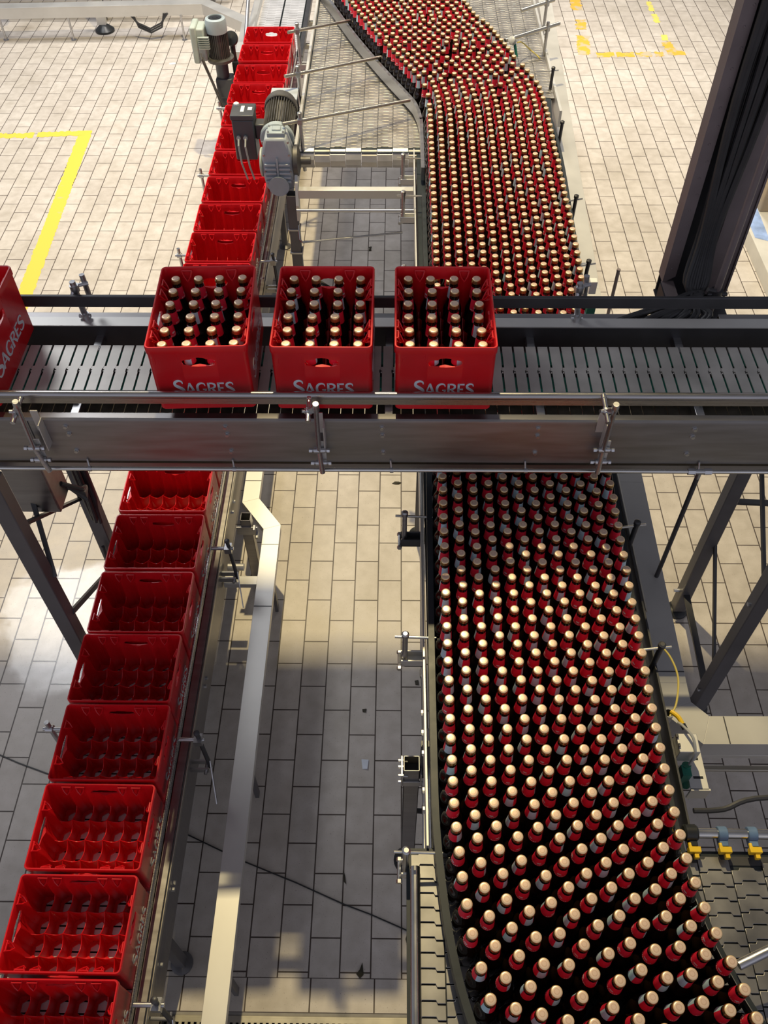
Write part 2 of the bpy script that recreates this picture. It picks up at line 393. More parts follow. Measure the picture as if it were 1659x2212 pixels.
# ------------------------------------------------------------------ slats
def slat_poly(w, p, gap, tab, side=.0):
    # one chain slat: centre tab forward, matching notch behind (u across, v along)
    h = w / 2; t = w * .2; g = p - gap
    return [(-h, 0), (-t - .004, 0), (-t, tab), (t, tab), (t + .004, 0), (h, 0), (h, g), (t + .006, g), (t + .002, g + tab), (-t - .002, g + tab), (-t - .006, g), (-h, g)]
def slat_area(mb, x0, x1, y0, y1, z, w=.0905, p=.0381, th=.004, inside=None):
    poly = slat_poly(w - .0018, p, .0035, .008)
    n = int(round((x1 - x0) / w)); 
    for i in range(n):
        xc = x0 + w * (i + .5); off = ((i * 7) % 3) * .009
        y = y0 + off
        while y + p <= y1 + .02:
            if inside is None or inside(xc, y):
                mb.prism(poly, (xc, y, z - th), (1, 0, 0), (0, 1, 0), th)
            y += p
    return mb

# ------------------------------------------------------------------ crates
CL, CW, CH = .404, .306, .252          # long side, short side, height
def loop_rect(hx, hy, r, amp, nx, ny, nseg=96):
    """closed loop of points round a rounded rectangle; amp pushes ridges inward at the cell lines"""
    pts = []
    def side(n_cells, half, fn, cnt):
        for i in range(cnt):
            t = i / cnt; pts.append(fn(-half + 2 * half * t, t))
    def ridge(s, half, cells):
        c = 2 * half / cells; ph = ((s + half) / c) % 1.0; d = min(ph, 1 - ph)
        edge = min(s + half, half - s)
        if edge < c * .5: return 0.0
        return amp * max(0.0, 1 - d / .34) ** 1.0
    cx, cy = nseg, int(nseg * .75)
    L = []
    for i in range(cx): s = -hx + r + (2 * hx - 2 * r) * i / (cx - 1); L.append((s, -hy + ridge(s, hx, nx)))
    for i in range(1, 6): a = -PI / 2 + PI / 2 * i / 6; L.append((hx - r + r * math.cos(a), -hy + r + r * math.sin(a)))
    for i in range(cy): s = -hy + r + (2 * hy - 2 * r) * i / (cy - 1); L.append((hx - ridge(s, hy, ny), s))
    for i in range(1, 6): a = PI / 2 * i / 6; L.append((hx - r + r * math.cos(a), hy - r + r * math.sin(a)))
    for i in range(cx): s = hx - r - (2 * hx - 2 * r) * i / (cx - 1); L.append((s, hy - ridge(s, hx, nx)))
    for i in range(1, 6): a = PI / 2 + PI / 2 * i / 6; L.append((-hx + r + r * math.cos(a), hy - r + r * math.sin(a)))
    for i in range(cy): s = hy - r - (2 * hy - 2 * r) * i / (cy - 1); L.append((-hx + ridge(s, hy, ny), s))
    for i in range(1, 6): a = PI + PI / 2 * i / 6; L.append((-hx + r + r * math.cos(a), -hy + r + r * math.sin(a)))
    return L
def crate_shell():
    mb = MB(); hx, hy = CL / 2, CW / 2
    rings = []
    def ring(ox, z, r, amp=0): rings.append([(x, y, z) for x, y in loop_rect(hx - ox, hy - ox, r, amp, 6, 4)])
    ring(.006, 0, .012); ring(.003, .004, .014); ring(.003, .222, .014); ring(.0, .227, .016); ring(.0, .249, .016); ring(.0015, .252, .015)   # outside
    ring(.0055, .252, .012); ring(.007, .249, .011); ring(.0075, .215, .011, .000); ring(.0075, .195, .011, .006); ring(.008, .13, .011, .014); ring(.008, .006, .011, .017)
    n = len(rings[0])
    for r in rings: mb.v += r
    for i in range(len(rings) - 1):
        for k in range(n):
            a = i * n + k; b = i * n + (k + 1) % n; mb.f.append((a, b, b + n, a + n))
    mb.f.append(tuple(range(n - 1, -1, -1)))                      # underside (cut through below)
    mb.f.append(tuple(range((len(rings) - 1) * n, len(rings) * n)))
    return mb
HANDLE = [(-.052, .000), (-.047, .009), (-.036, .012), (-.024, .012), (-.015, .018), (0, .020), (.015, .018), (.024, .012), (.036, .012), (.047, .009), (.052, .0), (.047, -.010), (.030, -.014), (0, -.0155), (-.030, -.014), (-.047, -.010)]
def apply_bool(shell_me, cutter_me):
    a = bpy.data.objects.new('tmp_a', shell_me); b = bpy.data.objects.new('tmp_b', cutter_me); COL.objects.link(a); COL.objects.link(b)
    md = a.modifiers.new('b', 'BOOLEAN'); md.operation = 'DIFFERENCE'; md.object = b; md.solver = 'EXACT'; md.use_self = True
    bpy.context.view_layer.update()
    me = bpy.data.meshes.new_from_object(a.evaluated_get(bpy.context.evaluated_depsgraph_get()))
    bpy.data.objects.remove(a); bpy.data.objects.remove(b); return me
def make_crate_meshes():
    sh = crate_shell(); me = sh.mesh('crate_shell', M['crate'], smooth=0); recalc(me)
    cut = MB()
    for sy in (-1, 1): cut.prism(HANDLE, (0, sy * CW / 2 - .03, .190), (1, 0, 0), (0, 0, 1), -.06)
    for sx in (-1, 1): cut.prism(HANDLE, (sx * CL / 2 - .03, 0, .190), (0, 1, 0), (0, 0, 1), .06)
    cx, cy = (CL - .016) / 6, (CW - .016) / 4
    for i in range(6):
        for j in range(4):
            c = (-CL / 2 + .008 + cx * (i + .5), -CW / 2 + .008 + cy * (j + .5)); r = .0235
            cut.prism([(r * math.cos(PI / 6 + k * PI / 3), 1.12 * r * math.sin(PI / 6 + k * PI / 3)) for k in range(6)], (c[0], c[1], -.02), (1, 0, 0), (0, 1, 0), .05)
    for i in range(1, 6):
        for j in range(1, 4):
            c = (-CL / 2 + .008 + cx * i, -CW / 2 + .008 + cy * j)
            for s in (-1, 1): cut.prism([(.0045 * math.cos(k * PI / 3), .0045 * math.sin(k * PI / 3)) for k in range(6)], (c[0] + s * .016, c[1] , -.02), (1, 0, 0), (0, 1, 0), .05)
    cm = cut.mesh('cut', M['crate'], smooth=0); recalc(cm)
    sm = apply_bool(me, cm); sm.name = 'crate_shell'
    if not sm.materials: sm.materials.append(M['crate'])
    sm.polygons.foreach_set('use_smooth', [True] * len(sm.polygons)); sm.set_sharp_from_angle(angle=math.radians(38))
    # dividers: wavy-topped walls that rise to a tip at every crossing, with a spreading foot
    dv = MB(); th = .0026
    def wall(a, b, n):
        a, b = V3(a), V3(b); d = (b - a); nn = Vector((-d.y, d.x, 0)).normalized() * th / 2; vs = []; fs = []; K = 12 * n
        for i in range(K + 1):
            t = i / K * n; ph = t % 1.0
            z = .078 + .022 * (1 - math.sin(PI * ph)) if 0 < t < n else .100
            p = a + d * (i / K); vs += [p + nn + Vector((0, 0, .006)), p + nn + Vector((0, 0, z)), p - nn + Vector((0, 0, z)), p - nn + Vector((0, 0, .006))]
        for i in range(K):
            o = 4 * i; fs += [(o, o + 1, o + 5, o + 4), (o + 1, o + 2, o + 6, o + 5), (o + 2, o + 3, o + 7, o + 6)]
        dv.add(vs, fs)
    for j in range(1, 4): y = -CW / 2 + .008 + cy * j; wall((-CL / 2 + .008, y, 0), (CL / 2 - .008, y, 0), 6)
    for i in range(1, 6): x = -CL / 2 + .008 + cx * i; wall((x, -CW / 2 + .008, 0), (x, CW / 2 - .008, 0), 4)
    for i in range(1, 6):
        for j in range(1, 4):
            x = -CL / 2 + .008 + cx * i; y = -CW / 2 + .008 + cy * j
            prof = []
            for z, r, q in ((.006, .024, .010), (.03, .015, .0065), (.06, .008, .004), (.098, .0022, .0016)):
                prof.append([(x + (r if k % 2 == 0 else q) * math.cos(k * PI / 4), y + (r * 1.1 if k % 2 == 0 else q) * math.sin(k * PI / 4), z) for k in range(8)])
            vs = [p for r in prof for p in r]; fs = [(a * 8 + k, a * 8 + (k + 1) % 8, (a + 1) * 8 + (k + 1) % 8, (a + 1) * 8 + k) for a in range(3) for k in range(8)] + [tuple(range(24, 32))]
            dv.add(vs, fs)
    dm = dv.mesh('divider_grid', M['crate'], smooth=30); recalc(dm)
    # triangular loops under the rim, four along each long wall, two along each short wall
    lps = []
    def loopring(o, ux, nx):
        lp = MB(); lps.append(lp); o, ux, nx = V3(o), V3(ux), V3(nx)
        tri = [(-.016, .004), (.016, .004), (.011, -.014), (0, -.027), (-.011, -.014)]
        pts = [o + ux * p[0] + Vector((0, 0, p[1])) + nx * (.004 + .62 * max(0, -p[1])) for p in tri]; pts.append(pts[0])
        lp.tube(pts, .0030, 6)
        for p in pts[:-1]: lp.cyl(p, p - nx * (.006 + .62 * max(0, .238 - p.z)), .0022, n=5)
    for sy in (-1, 1):
        for x in (-.128, -.078, .078, .128): loopring((x, sy * (CW / 2 - .0075), .238), (1, 0, 0), (0, -sy, 0))
    for sx in (-1, 1):
        for y in (-.072, .072): loopring((sx * (CL / 2 - .0075), y, .238), (0, 1, 0), (-sx, 0, 0))
    lm = [q.mesh('rim_loop', M['crate'], smooth=40) for q in lps]
    # lettering on the four walls
    def stroke(out, pts, ws, fr, th=.0011):
        o, ux, uy, nz = fr; pts = [Vector((p[0], p[1], 0)) for p in pts]; n = len(pts)
        if n > 2:                                    # Catmull-Rom refinement
            q = []; w2 = []
            for i in range(n - 1):
                p0, p1, p2, p3 = pts[max(i - 1, 0)], pts[i], pts[i + 1], pts[min(i + 2, n - 1)]
                for k in range(6):
                    t = k / 6; q.append(.5 * ((2 * p1) + (p2 - p0) * t + (2 * p0 - 5 * p1 + 4 * p2 - p3) * t * t + (3 * p1 - p0 - 3 * p2 + p3) * t ** 3)); w2.append(ws[i] * (1 - t) + ws[i + 1] * t)
            q.append(pts[-1]); w2.append(ws[-1]); pts, ws, n = q, w2, len(q)
        vs = []
        for i, p in enumerate(pts):
            d = (pts[min(i + 1, n - 1)] - pts[max(i - 1, 0)]).normalized(); nn = Vector((-d.y, d.x, 0)) * ws[i] / 2
            for s in (1, -1):
                a = p + nn * s
                for h in (0, th): vs.append(o + ux * a.x + uy * a.y + nz * h)
        fs = []
        for i in range(n - 1):
            b = 4 * i; fs += [(b + 1, b + 5, b + 7, b + 3), (b, b + 4, b + 5, b + 1), (b + 2, b + 3, b + 7, b + 6)]
        fs += [(0, 1, 3, 2), (4 * n - 4, 4 * n - 2, 4 * n - 1, 4 * n - 3)]
        out.add(vs, fs)
    GL = {
     'S': (.68, [([(.60, .78), (.56, .93), (.36, .99), (.14, .88), (.14, .68), (.36, .52), (.58, .36), (.60, .14), (.36, .02), (.12, .07), (.04, .24)], [.05, .10, .13, .17, .19, .21, .19, .17, .13, .09, .05])]),
     'A': (.86, [([(.05, 0), (.40, 1)], [.13, .10]), ([(.40, 1), (.78, 0)], [.17, .20]), ([(.18, .30), (.62, .30)], [.09, .09])]),
     'G': (.84, [([(.72, .74), (.66, .92), (.42, .98), (.16, .82), (.09, .50), (.18, .17), (.44, .03), (.68, .13)], [.05, .09, .13, .18, .20, .18, .13, .11]), ([(.70, .06), (.70, .46)], [.16, .16]), ([(.50, .43), (.80, .43)], [.08, .08])]),
     'R': (.76, [([(.13, 0), (.13, 1)], [.19, .17]), ([(.10, .93), (.40, .95), (.60, .84), (.60, .66), (.42, .53), (.14, .50)], [.11, .12, .16, .16, .11, .09]), ([(.36, .52), (.70, 0)], [.14, .20])]),
     'E': (.64, [([(.13, 0), (.13, 1)], [.19, .17]), ([(.08, .945), (.58, .945)], [.10, .13]), ([(.10, .52), (.48, .52)], [.09, .12]), ([(.08, .055), (.62, .055)], [.10, .14])]),
    }
    txs = []
    word = [('S', .058, 0)] + [(c, .047, 0) for c in 'AGRE'] + [('S', .047, 0)]
    tot = sum(GL[c][0] * h for c, h, _ in word) + .001 * 5
    def write(o, ux, nz, width):
        tx = MB(); txs.append(tx); o, ux, nz = V3(o), V3(ux), V3(nz); k = width / tot; x = -width / 2
        for c, h, dz in word:
            for pts, ws in GL[c][1]:
                stroke(tx, pts, ws, (o + ux * x, ux * (h * k), Vector((0, 0, h)), nz))
            x += (GL[c][0] * h + .001) * k
    off = .0028
    write((0, -CW / 2 + off, .062), (1, 0, 0), (0, -1, 0), .275); write((0, CW / 2 - off, .062), (-1, 0, 0), (0, 1, 0), .275)
    write((CL / 2 - off, 0, .062), (0, 1, 0), (1, 0, 0), .186); write((-CL / 2 + off, 0, .062), (0, -1, 0), (-1, 0, 0), .186)
    tm = [q.mesh('lettering', M['lettering'], smooth=0) for q in txs]
    return sm, dm, lm, tm
CRM = make_crate_meshes()
def make_crate(label, loc, rz, group):
    t = thing('beer_crate', label, 'crate', loc, group); t.rotation_euler = (0, 0, rz)
    for nm, me in [('shell', CRM[0]), ('divider_grid', CRM[1])] + [('rim_loop', q) for q in CRM[2]] + [('lettering', q) for q in CRM[3]]:
        o = bpy.data.objects.new(nm, me); COL.objects.link(o); o.parent = t
    return t
LZ = .548                                    # crate conveyor chain top
def lowy(y): return CAM.y + (y - CAM.y) * 1.0065
XLOW = -1.111
near = [lowy(y) for y in (-.702, -1.023, -1.341, -1.653, -1.967, -2.283, -2.600, -2.918)]
hid = [lowy(y) for y in (-.381, -.06, .262, .583, .904)]
far = [lowy(y) for y in (1.226, 1.549, 1.876, 2.209, 2.537, 2.878, 3.219, 3.546, 3.909, 4.253)]
rr = random.Random(5)
for i, y in enumerate(near):
    lab = 'empty red crate partly under the bridge conveyor front edge, bottle cells showing' if i == 0 else \
          ('empty red crate cut by the bottom left corner of the photo' if i == 7 else f'empty red crate in the front row, {ORD[i]} one counted out from under the bridge conveyor')
    make_crate(lab, (XLOW + rr.uniform(-.003, .003), y + CW / 2, LZ), rr.uniform(-.006, .006), 'empty crates on the low conveyor')
for i, y in enumerate(hid):
    make_crate(f'empty red crate mostly hidden under the bridge conveyor, {ORD[i]} from its front edge', (XLOW, y + CW / 2, LZ), 0, 'empty crates on the low conveyor')
for i, y in enumerate(far):
    lab = f'empty red crate in the back row, {ORD[i]} one counted away from behind the bridge' if i < 9 else 'empty red crate at the far end of the row, light showing through its handle'
    make_crate(lab, (XLOW + .004 + rr.uniform(-.004, .004), y + CW / 2, LZ), rr.uniform(-.008, .008), 'empty crates on the low conveyor')

# ------------------------------------------------------------------ bottles
BH = .228
BODY = [(.0, .002), (.024, .0), (.029, .003), (.0303, .009), (.0305, .055), (.0305, .106), (.0297, .116), (.0270, .124), (.0236, .132), (.0212, .141), (.0194, .150), (.0180, .160), (.0169, .173), (.0156, .188), (.0143, .204), (.0134, .210), (.0146, .212), (.0146, .216), (.013, .218), (.013, .222)]
def bottle_body(n=24):
    mb = MB(); mb.lathe(BODY[1:], n=n); return mb
def bottle_cap(n=42, flutes=True):
    mb = MB(); prof = [(.0152, .2130), (.0150, .2160), (.0147, .2215), (.0143, .2245), (.0134, .2266), (.0118, .2277), (.0095, .2280), (.0045, .2281)]
    vs = []; uvs = []
    for i, (r, z) in enumerate(prof):
        for k in range(n):
            a = 2 * PI * k / n; rr_ = r + ((.0007 if k % 2 else -.0004) if flutes and i <= 1 else 0)
            vs.append((rr_ * math.cos(a), rr_ * math.sin(a), z))
    fs = []; ruv = [1.98, 1.8, 1.45, 1.2, 1.0, .80, .62, .3]
    for i in range(len(prof) - 1):
        for k in range(n):
            fs.append((i * n + k, i * n + (k + 1) % n, (i + 1) * n + (k + 1) % n, (i + 1) * n + k)); uvs += [(0, ruv[i]), (0, ruv[i]), (0, ruv[i + 1]), (0, ruv[i + 1])]
    fs.append(tuple(range((len(prof) - 1) * n, len(prof) * n))); uvs += [(0, .2)] * n
    mb.add(vs, fs, uvs); return mb
LABP = [(.0184, .1575), (.0170, .173), (.0157, .188), (.0148, .1995)]
def bottle_label(n=24):
    mb = MB(); vs = []; fs = []; uvs = []; z0, z1 = LABP[0][1], LABP[-1][1]
    for r, z in LABP:
        for k in range(n + 1):
            a = 2 * PI * k / n; vs.append(((r + .0004) * math.cos(a), (r + .0004) * math.sin(a), z))
    for i in range(len(LABP) - 1):
        for k in range(n):
            a = i * (n + 1) + k; fs.append((a, a + 1, a + n + 2, a + n + 1))
            v0 = (LABP[i][1] - z0) / (z1 - z0); v1 = (LABP[i + 1][1] - z0) / (z1 - z0)
            uvs += [(k / n, v0), ((k + 1) / n, v0), ((k + 1) / n, v1), (k / n, v1)]
    mb.add(vs, fs, uvs); return mb
BM = (bottle_body().mesh('glass_body', M['glass'], smooth=50), bottle_cap().mesh('crown_cap', M['cap'], smooth=50), bottle_label().mesh('neck_label', M['label'], smooth=60))
def make_bottle(label, loc, rz, group, tilt=(0, 0)):
    t = thing('beer_bottle', label, 'bottle', loc, group); t.rotation_euler = (tilt[0], tilt[1], rz)
    for nm, me in zip(('glass_body', 'crown_cap', 'neck_label'), BM):
        o = bpy.data.objects.new(nm, me); COL.objects.link(o); o.parent = t
    return t

# lane of bottles: centre-line limits of the outer bottles, (y, x)
LANE_L = [(-3.2, .33), (-2.95, .252), (-2.77, .190), (-2.645, .160), (-2.519, .142), (-2.33, .127), (-2.13, .125), (-1.67, .127), (-1.16, .132), (.2, .146), (1.6, .147), (1.8, .140), (1.94, .118), (2.06, .078), (2.46, -.095), (2.94, -.285), (3.48, -.47), (3.9, -.61)]
LANE_R = [(-3.2, 1.02), (-2.95, .90), (-2.79, .822), (-2.73, .798), (-2.65, .769), (-2.57, .748), (-2.45, .728), (-2.3, .719), (-2.05, .716), (-1.66, .722), (-1.16, .742), (.05, .785), (.8, .810), (1.27, .824), (1.63, .822), (1.85, .800), (2.09, .735), (2.7, .557), (3.0, .47), (3.4, .34), (3.9, .18)]
ya, xa = np.array(LANE_L).T; yb, xb = np.array(LANE_R).T
def xl(y): return np.interp(y, ya, xa)
def xr(y): return np.interp(y, yb, xb)
ZB = 1.325
def pack():
    Y0, Y1 = -3.0, 3.45; D = .0615; pts = []
    dx, dy = .0540, .0625
    for k in range(14):
        y = Y0 + (k % 2) * dy / 2
        while y < Y1:
            x = xl(y) + k * dx
            if x <= xr(y) + .012: pts.append((min(x, xr(y)), y))
            y += dy
    P = np.array(pts) + rng.normal(0, .0022, (len(pts), 2))
    for it in range(300):
        d = P[:, None, :] - P[None, :, :]; q = np.sqrt((d ** 2).sum(-1)) + 1e-9; np.fill_diagonal(q, 9)
        ov = np.clip(D - q, 0, None); mv = (d / q[..., None] * (ov * .42)[..., None]).sum(1)
        P += np.clip(mv, -.02, .02)
        P[:, 0] = np.clip(P[:, 0], xl(P[:, 1]), xr(P[:, 1]))
    # drop whatever is still squeezed
    keep = []
    for i in np.argsort(P[:, 1]):
        if all((P[i, 0] - P[j, 0]) ** 2 + (P[i, 1] - P[j, 1]) ** 2 > .0604 ** 2 for j in keep[-60:]): keep.append(i)
    return P[keep]
PK = pack()
order = np.argsort((PK[:, 0] - CAM.x) ** 2 + (PK[:, 1] - CAM.y) ** 2)
inview = [i for i in order if PK[i, 1] > -2.93 and not (PK[i, 1] < -2.6 and False)]
NIND = 240
ind, rest = inview[:NIND], inview[NIND:]
rb = random.Random(11)
for i in ind:
    make_bottle('brown bottle with gold cap and red neck label crowded on the bottle conveyor', (PK[i, 0], PK[i, 1], ZB), rb.uniform(0, 2 * PI), 'bottles crowded on the bottle conveyor')
# the remaining crowd, one object with three materials
def crowd(idx):
    parts = [(bottle_body(14), 0), (bottle_cap(20, False), 1), (bottle_label(14), 2)]
    vs = []; fs = []; mi = []; uvs = []; base = 0
    arr = [(np.array(m.v), m.f, k, (m.uv if m.uv else None)) for m, k in parts]
    for i in idx:
        a = rb.uniform(0, 2 * PI); c, s = math.cos(a), math.sin(a); R = np.array([[c, s, 0], [-s, c, 0], [0, 0, 1]])
        for va, fa, k, uv in arr:
            w = va @ R + np.array([PK[i, 0], PK[i, 1], ZB]); vs.append(w)
            fs += [tuple(q + base for q in f) for f in fa]; mi += [k] * len(fa); base += len(w)
            uvs += uv if uv else [(0, 0)] * sum(len(f) for f in fa)
    me = bpy.data.meshes.new('bottle_crowd'); me.from_pydata(np.concatenate(vs).tolist(), [], fs); me.update()
    for k in ('glass', 'cap', 'label'): me.materials.append(M[k])
    me.polygons.foreach_set('material_index', mi); me.polygons.foreach_set('use_smooth', [True] * len(fs)); me.set_sharp_from_angle(angle=math.radians(50))
    u = me.uv_layers.new(name='UVMap'); u.data.foreach_set('uv', np.array(uvs, dtype=np.float32).ravel())
    o = bpy.data.objects.new('bottle_crowd', me); COL.objects.link(o)
    tag(o, 'dense crowd of capped brown bottles on the conveyor behind and under the bridge', 'bottles', 'bottles crowded on the bottle conveyor', 'stuff')
crowd(rest)

# ------------------------------------------------------------------ bridge conveyor with full crates
BZ = 1.958
def bridge():
    B = thing('bridge_conveyor', 'steel bridge conveyor carrying full red crates across the hall', 'conveyor', (0, -1.0, 1.66))
    X0, X1 = -2.6, 2.4
    # chain: slats with a stepped joint in the middle
    sb = MB(); p = .0400; y0, y1, ym = -1.122, -.901, -1.016; x = X0
    while x < X1:
        w = p - .0070; s = .008
        poly = [(x, y1), (x, ym + .010), (x - s, ym + .010), (x - s, ym - .006), (x - s * .4, ym - .006), (x - s * .4, y0), (x - s * .4 + w, y0), (x - s * .4 + w, ym - .006 - .012), (x - s + w + .003, ym - .018), (x - s + w + .003, ym - .002), (x + w, ym - .002), (x + w, y1)]
        sb.prism(poly, (0, 0, BZ - .004), (1, 0, 0), (0, 1, 0), .004)
        for yy in (ym + .006, ym - .012): sb.cyl((x + w - .001, yy, BZ - .004), (x + p - s * .5, yy, BZ - .004), .0028, n=6)
        x += p
    sb.build('slat_belt', 'slat_bridge', B, smooth=25)
    MB().mm((X0, -1.10, BZ - .022), (X1, -1.045, BZ - .008)).mm((X0, -.985, BZ - .022), (X1, -.925, BZ - .008)).build('wear_strip', 'green', B)
    MB().mm((X0, -1.125, BZ - .034), (X1, -.898, BZ - .024)).build('chain_bed', 'plastic_dark', B)
    rb_ = MB(); x = X0
    while x < X1: rb_.box((x, -1.06, 1.86), (.0375, .22, .006)); x += .0400
    rb_.build('return_belt', simple('dull_return_slats', (.22, .20, .16), .5, .6, .3, 20), B)
    # front side frame: folded channel
    prof = [(-1.190, 1.916), (-1.190, 1.922), (-1.213, 1.922), (-1.219, 1.918), (-1.221, 1.91), (-1.221, 1.727), (-1.190, 1.724), (-1.190, 1.728), (-1.214, 1.731), (-1.217, 1.735), (-1.217, 1.908), (-1.213, 1.916)]
    fbm = MB().prism(prof, (X0, 0, 0), (0, 1, 0), (0, 0, 1), X1 - X0)
    fbo = fbm.build('side_frame', 'beam', B, smooth=30)
    for xb_ in (-1.103, -.587, -.082, .42, .92, 1.43):
        for j, (dx_, z) in enumerate(((0, 1.892), (.002, 1.858), (.004, 1.778))):
            b = MB(); b.cyl((xb_ + dx_, -1.221, z), (xb_ + dx_, -1.224, z), .0085, n=14).cyl((xb_ + dx_, -1.224, z), (xb_ + dx_, -1.231, z), .0062, n=6)
            b.build('bolt', 'steel', fbo)
    sm_ = MB().mm((-1.222, -1.2225, 1.73), (-1.219, -1.2205, 1.912)); sm_.build('joint_seam', 'dark_steel', fbo)
    MB().mm((X0, -1.20, 1.665), (X1, -1.09, 1.672)).mm((X0, -1.206, 1.665), (X1, -1.20, 1.700)).build('lower_tray', 'beam', B)
    # rear side frame
    prof = [(-.757, 1.962), (-.757, 1.958), (-.797, 1.958), (-.797, 1.75), (-.76, 1.75), (-.76, 1.745), (-.801, 1.745), (-.801, 1.962)]
    MB().prism(prof, (X0, 0, 0), (0, 1, 0), (0, 0, 1), X1 - X0).build('side_frame', 'dark_steel', B, smooth=30)
    MB().mm((X0, -.805, 1.9605), (X1, -.757, 1.9645)).build('frame_top', 'steel_duct', B)
    # cable tray cover behind, with the opening where the cables come down
    ct = MB(); ct.mm((X0, -.755, 1.935), (.852, -.70, 1.94)).mm((X0, -.703, 1.87), (.852, -.70, 1.94)).mm((1.10, -.755, 1.935), (X1, -.70, 1.94)).mm((1.10, -.703, 1.87), (X1, -.70, 1.94)).mm((X0, -.755, 1.868), (X1, -.70, 1.872))
    ct.build('tray_cover', 'beam', B, bevel=.0015)
    for xc in (-1.075, -.06, .429, .94):
        MB().mm((xc - .014, -1.217, 1.885), (xc + .014, -.797, 1.918)).build('cross_member', 'steel', B, bevel=.002)
    # guide rails
    gr = MB(); gr.cyl((X0, -1.236, 2.045), (X1, -1.236, 2.045), .0125, n=16).mm((X0, -1.246, 2.016), (X1, -1.226, 2.038)); g1 = gr.build('guide_rail', 'rail', B, smooth=45)
    gr = MB(); gr.mm((X0, -.792, 2.032), (X1, -.778, 2.076)); g2 = gr.build('guide_rail', 'dark_steel', B, bevel=.003)
    # rail brackets, front
    for xc, st0, st1, pt, c1, c2, se in ((-1.205, (46, 856), (27, 914), (35, 873), (74, 968), (88, 993), (108, 1018)), (-.288, (668, 856), (665, 912), (682, 878), (689, 973), (693, 1000), (697, 1021)), (.64, (1303, 853), (1314, 914), (1330, 879), (1303, 972), (1296, 998), (1290, 1022))):
        p0, p1 = aty(*st0, -1.24), aty(*st1, -1.335); b = MB(); b.cyl(p0, p1, .0082, n=14).lathe([(.0098, -.003), (.0098, .003)], p0.lerp(p1, .1), 14, p1 - p0)
        br = b.build('rail_bracket', 'tube', B)
        tp = aty(*pt, -1.318); bt = aty(*c1, -1.262)
        q = MB(); q.cyl(tp, bt, .0078, n=14).lathe([(.0098, -.022), (.0108, -.018), (.0108, .010), (.009, .014)], tp, 16, tp - bt); q.build('post', 'steel', br)
        q = MB(); m1 = p0.lerp(p1, .58); q.lathe([(.0105, -.009), (.012, -.007), (.012, .007), (.0105, .009)], m1, 14, p1 - p0); q.bar(m1, tp + (bt - tp).normalized() * .014, .014, .016); q.cyl(m1 + Vector((-.020, -.004, .004)), m1 + Vector((-.006, 0, 0)), .0058, n=10); q.build('clamp', 'steel', br)
        a = aty(c1[0], c1[1] - 75, -1.226); q = MB(); q.mm((a.x - .012, -1.2275, a.z - .075), (a.x + .012, -1.2225, a.z + .012)).mm((a.x + .012, -1.262, a.z - .135), (a.x + .016, -1.2215, a.z - .02)).mm((bt.x - .006, -1.252, bt.z - .055), (bt.x + .022, -1.247, bt.z + .03)); q.build('bracket_plate', 'steel_duct', br, bevel=.001)
        q = MB()
        for c in (bt, aty(*c2, -1.262)):
            q.cyl(c + Vector((-.030, 0, 0)), c + Vector((.034, 0, 0)), .0052, n=10).cyl(c + Vector((-.032, 0, 0)), c + Vector((-.022, 0, 0)), .0078, n=6).cyl(c + Vector((.026, 0, 0)), c + Vector((.035, 0, 0)), .0078, n=6).cyl(c + Vector((-.016, 0, 0)), c + Vector((.001, 0, 0)), .0108, n=12).cyl(c + Vector((.005, 0, 0)), c + Vector((.020, 0, 0)), .0095, n=12)
        q.cyl(bt, aty(*se, -1.272), .0085, n=14); q.build('cross_bolt', 'steel', br)
    # rail brackets, rear
    for xc in (-1.12, .590):
        b = MB(); b.cyl((xc, -.765, 1.95), (xc - .012, -.755, 2.11), .0105, n=14); br = b.build('rail_bracket', 'steel', B)
        q = MB(); q.cyl((xc + .02, -.728, 2.02), (xc + .014, -.722, 2.115), .0095, n=14).lathe([(.0155, -.012), (.0155, .012)], (xc - .010, -.756, 2.085), 14).cyl((xc - .026, -.75, 2.085), (xc + .03, -.728, 2.085), .007, n=10).cyl((xc - .02, -.776, 2.06), (xc - .011, -.756, 2.085), .008, n=8); q.build('clamp', 'steel', br)
        q = MB(); q.cyl((xc - .022, -.765, 1.975), (xc + .018, -.765, 1.975), .007, n=8).lathe([(.014, -.012), (.014, .012)], (xc, -.765, 1.975), 12); q.build('cross_bolt', 'steel', br)
    return B
bridge()
# tube along the foot of the beam
T = thing('air_tube', 'thin bright steel tube running along the foot of the bridge beam', 'tube', (0, -1.238, 1.70))
MB().cyl((-2.6, -1.238, 1.706), (2.4, -1.238, 1.706), .0075, n=12).build('pipe', 'tube', T)
for xc in (-1.07, -.58, -.05, .40, .98):
    MB().cyl((xc, -1.238, 1.70), (xc - .004, -1.224, 1.738), .0035, n=8).lathe([(.0095, -.006), (.0095, .006)], (xc, -1.238, 1.706), 12, axis=(1, 0, 0)).build('tube_clip', 'steel', T)
for xc in (.955, 1.01):
    MB().lathe([(.0115, -.012), (.0115, .012)], (xc, -1.238, 1.706), 6, axis=(1, 0, 0)).build('coupling', 'steel', T)
MB().lathe([(.010, -.02), (.010, .02)], (.983, -1.238, 1.706), 12, axis=(1, 0, 0)).cyl((.983, -1.238, 1.706), (.983, -1.238, 1.675), .009, n=12).build('tee', 'steel', T)
p = thing('drop_pipe', 'thin dark pipe dropping from the bridge tube beside the right-hand duct', 'pipe', (.983, -1.238, 1.0))
MB().cyl((.983, -1.238, 1.675), (.985, -1.238, .35), .0085, n=12).build('pipe', 'dark_steel', p)

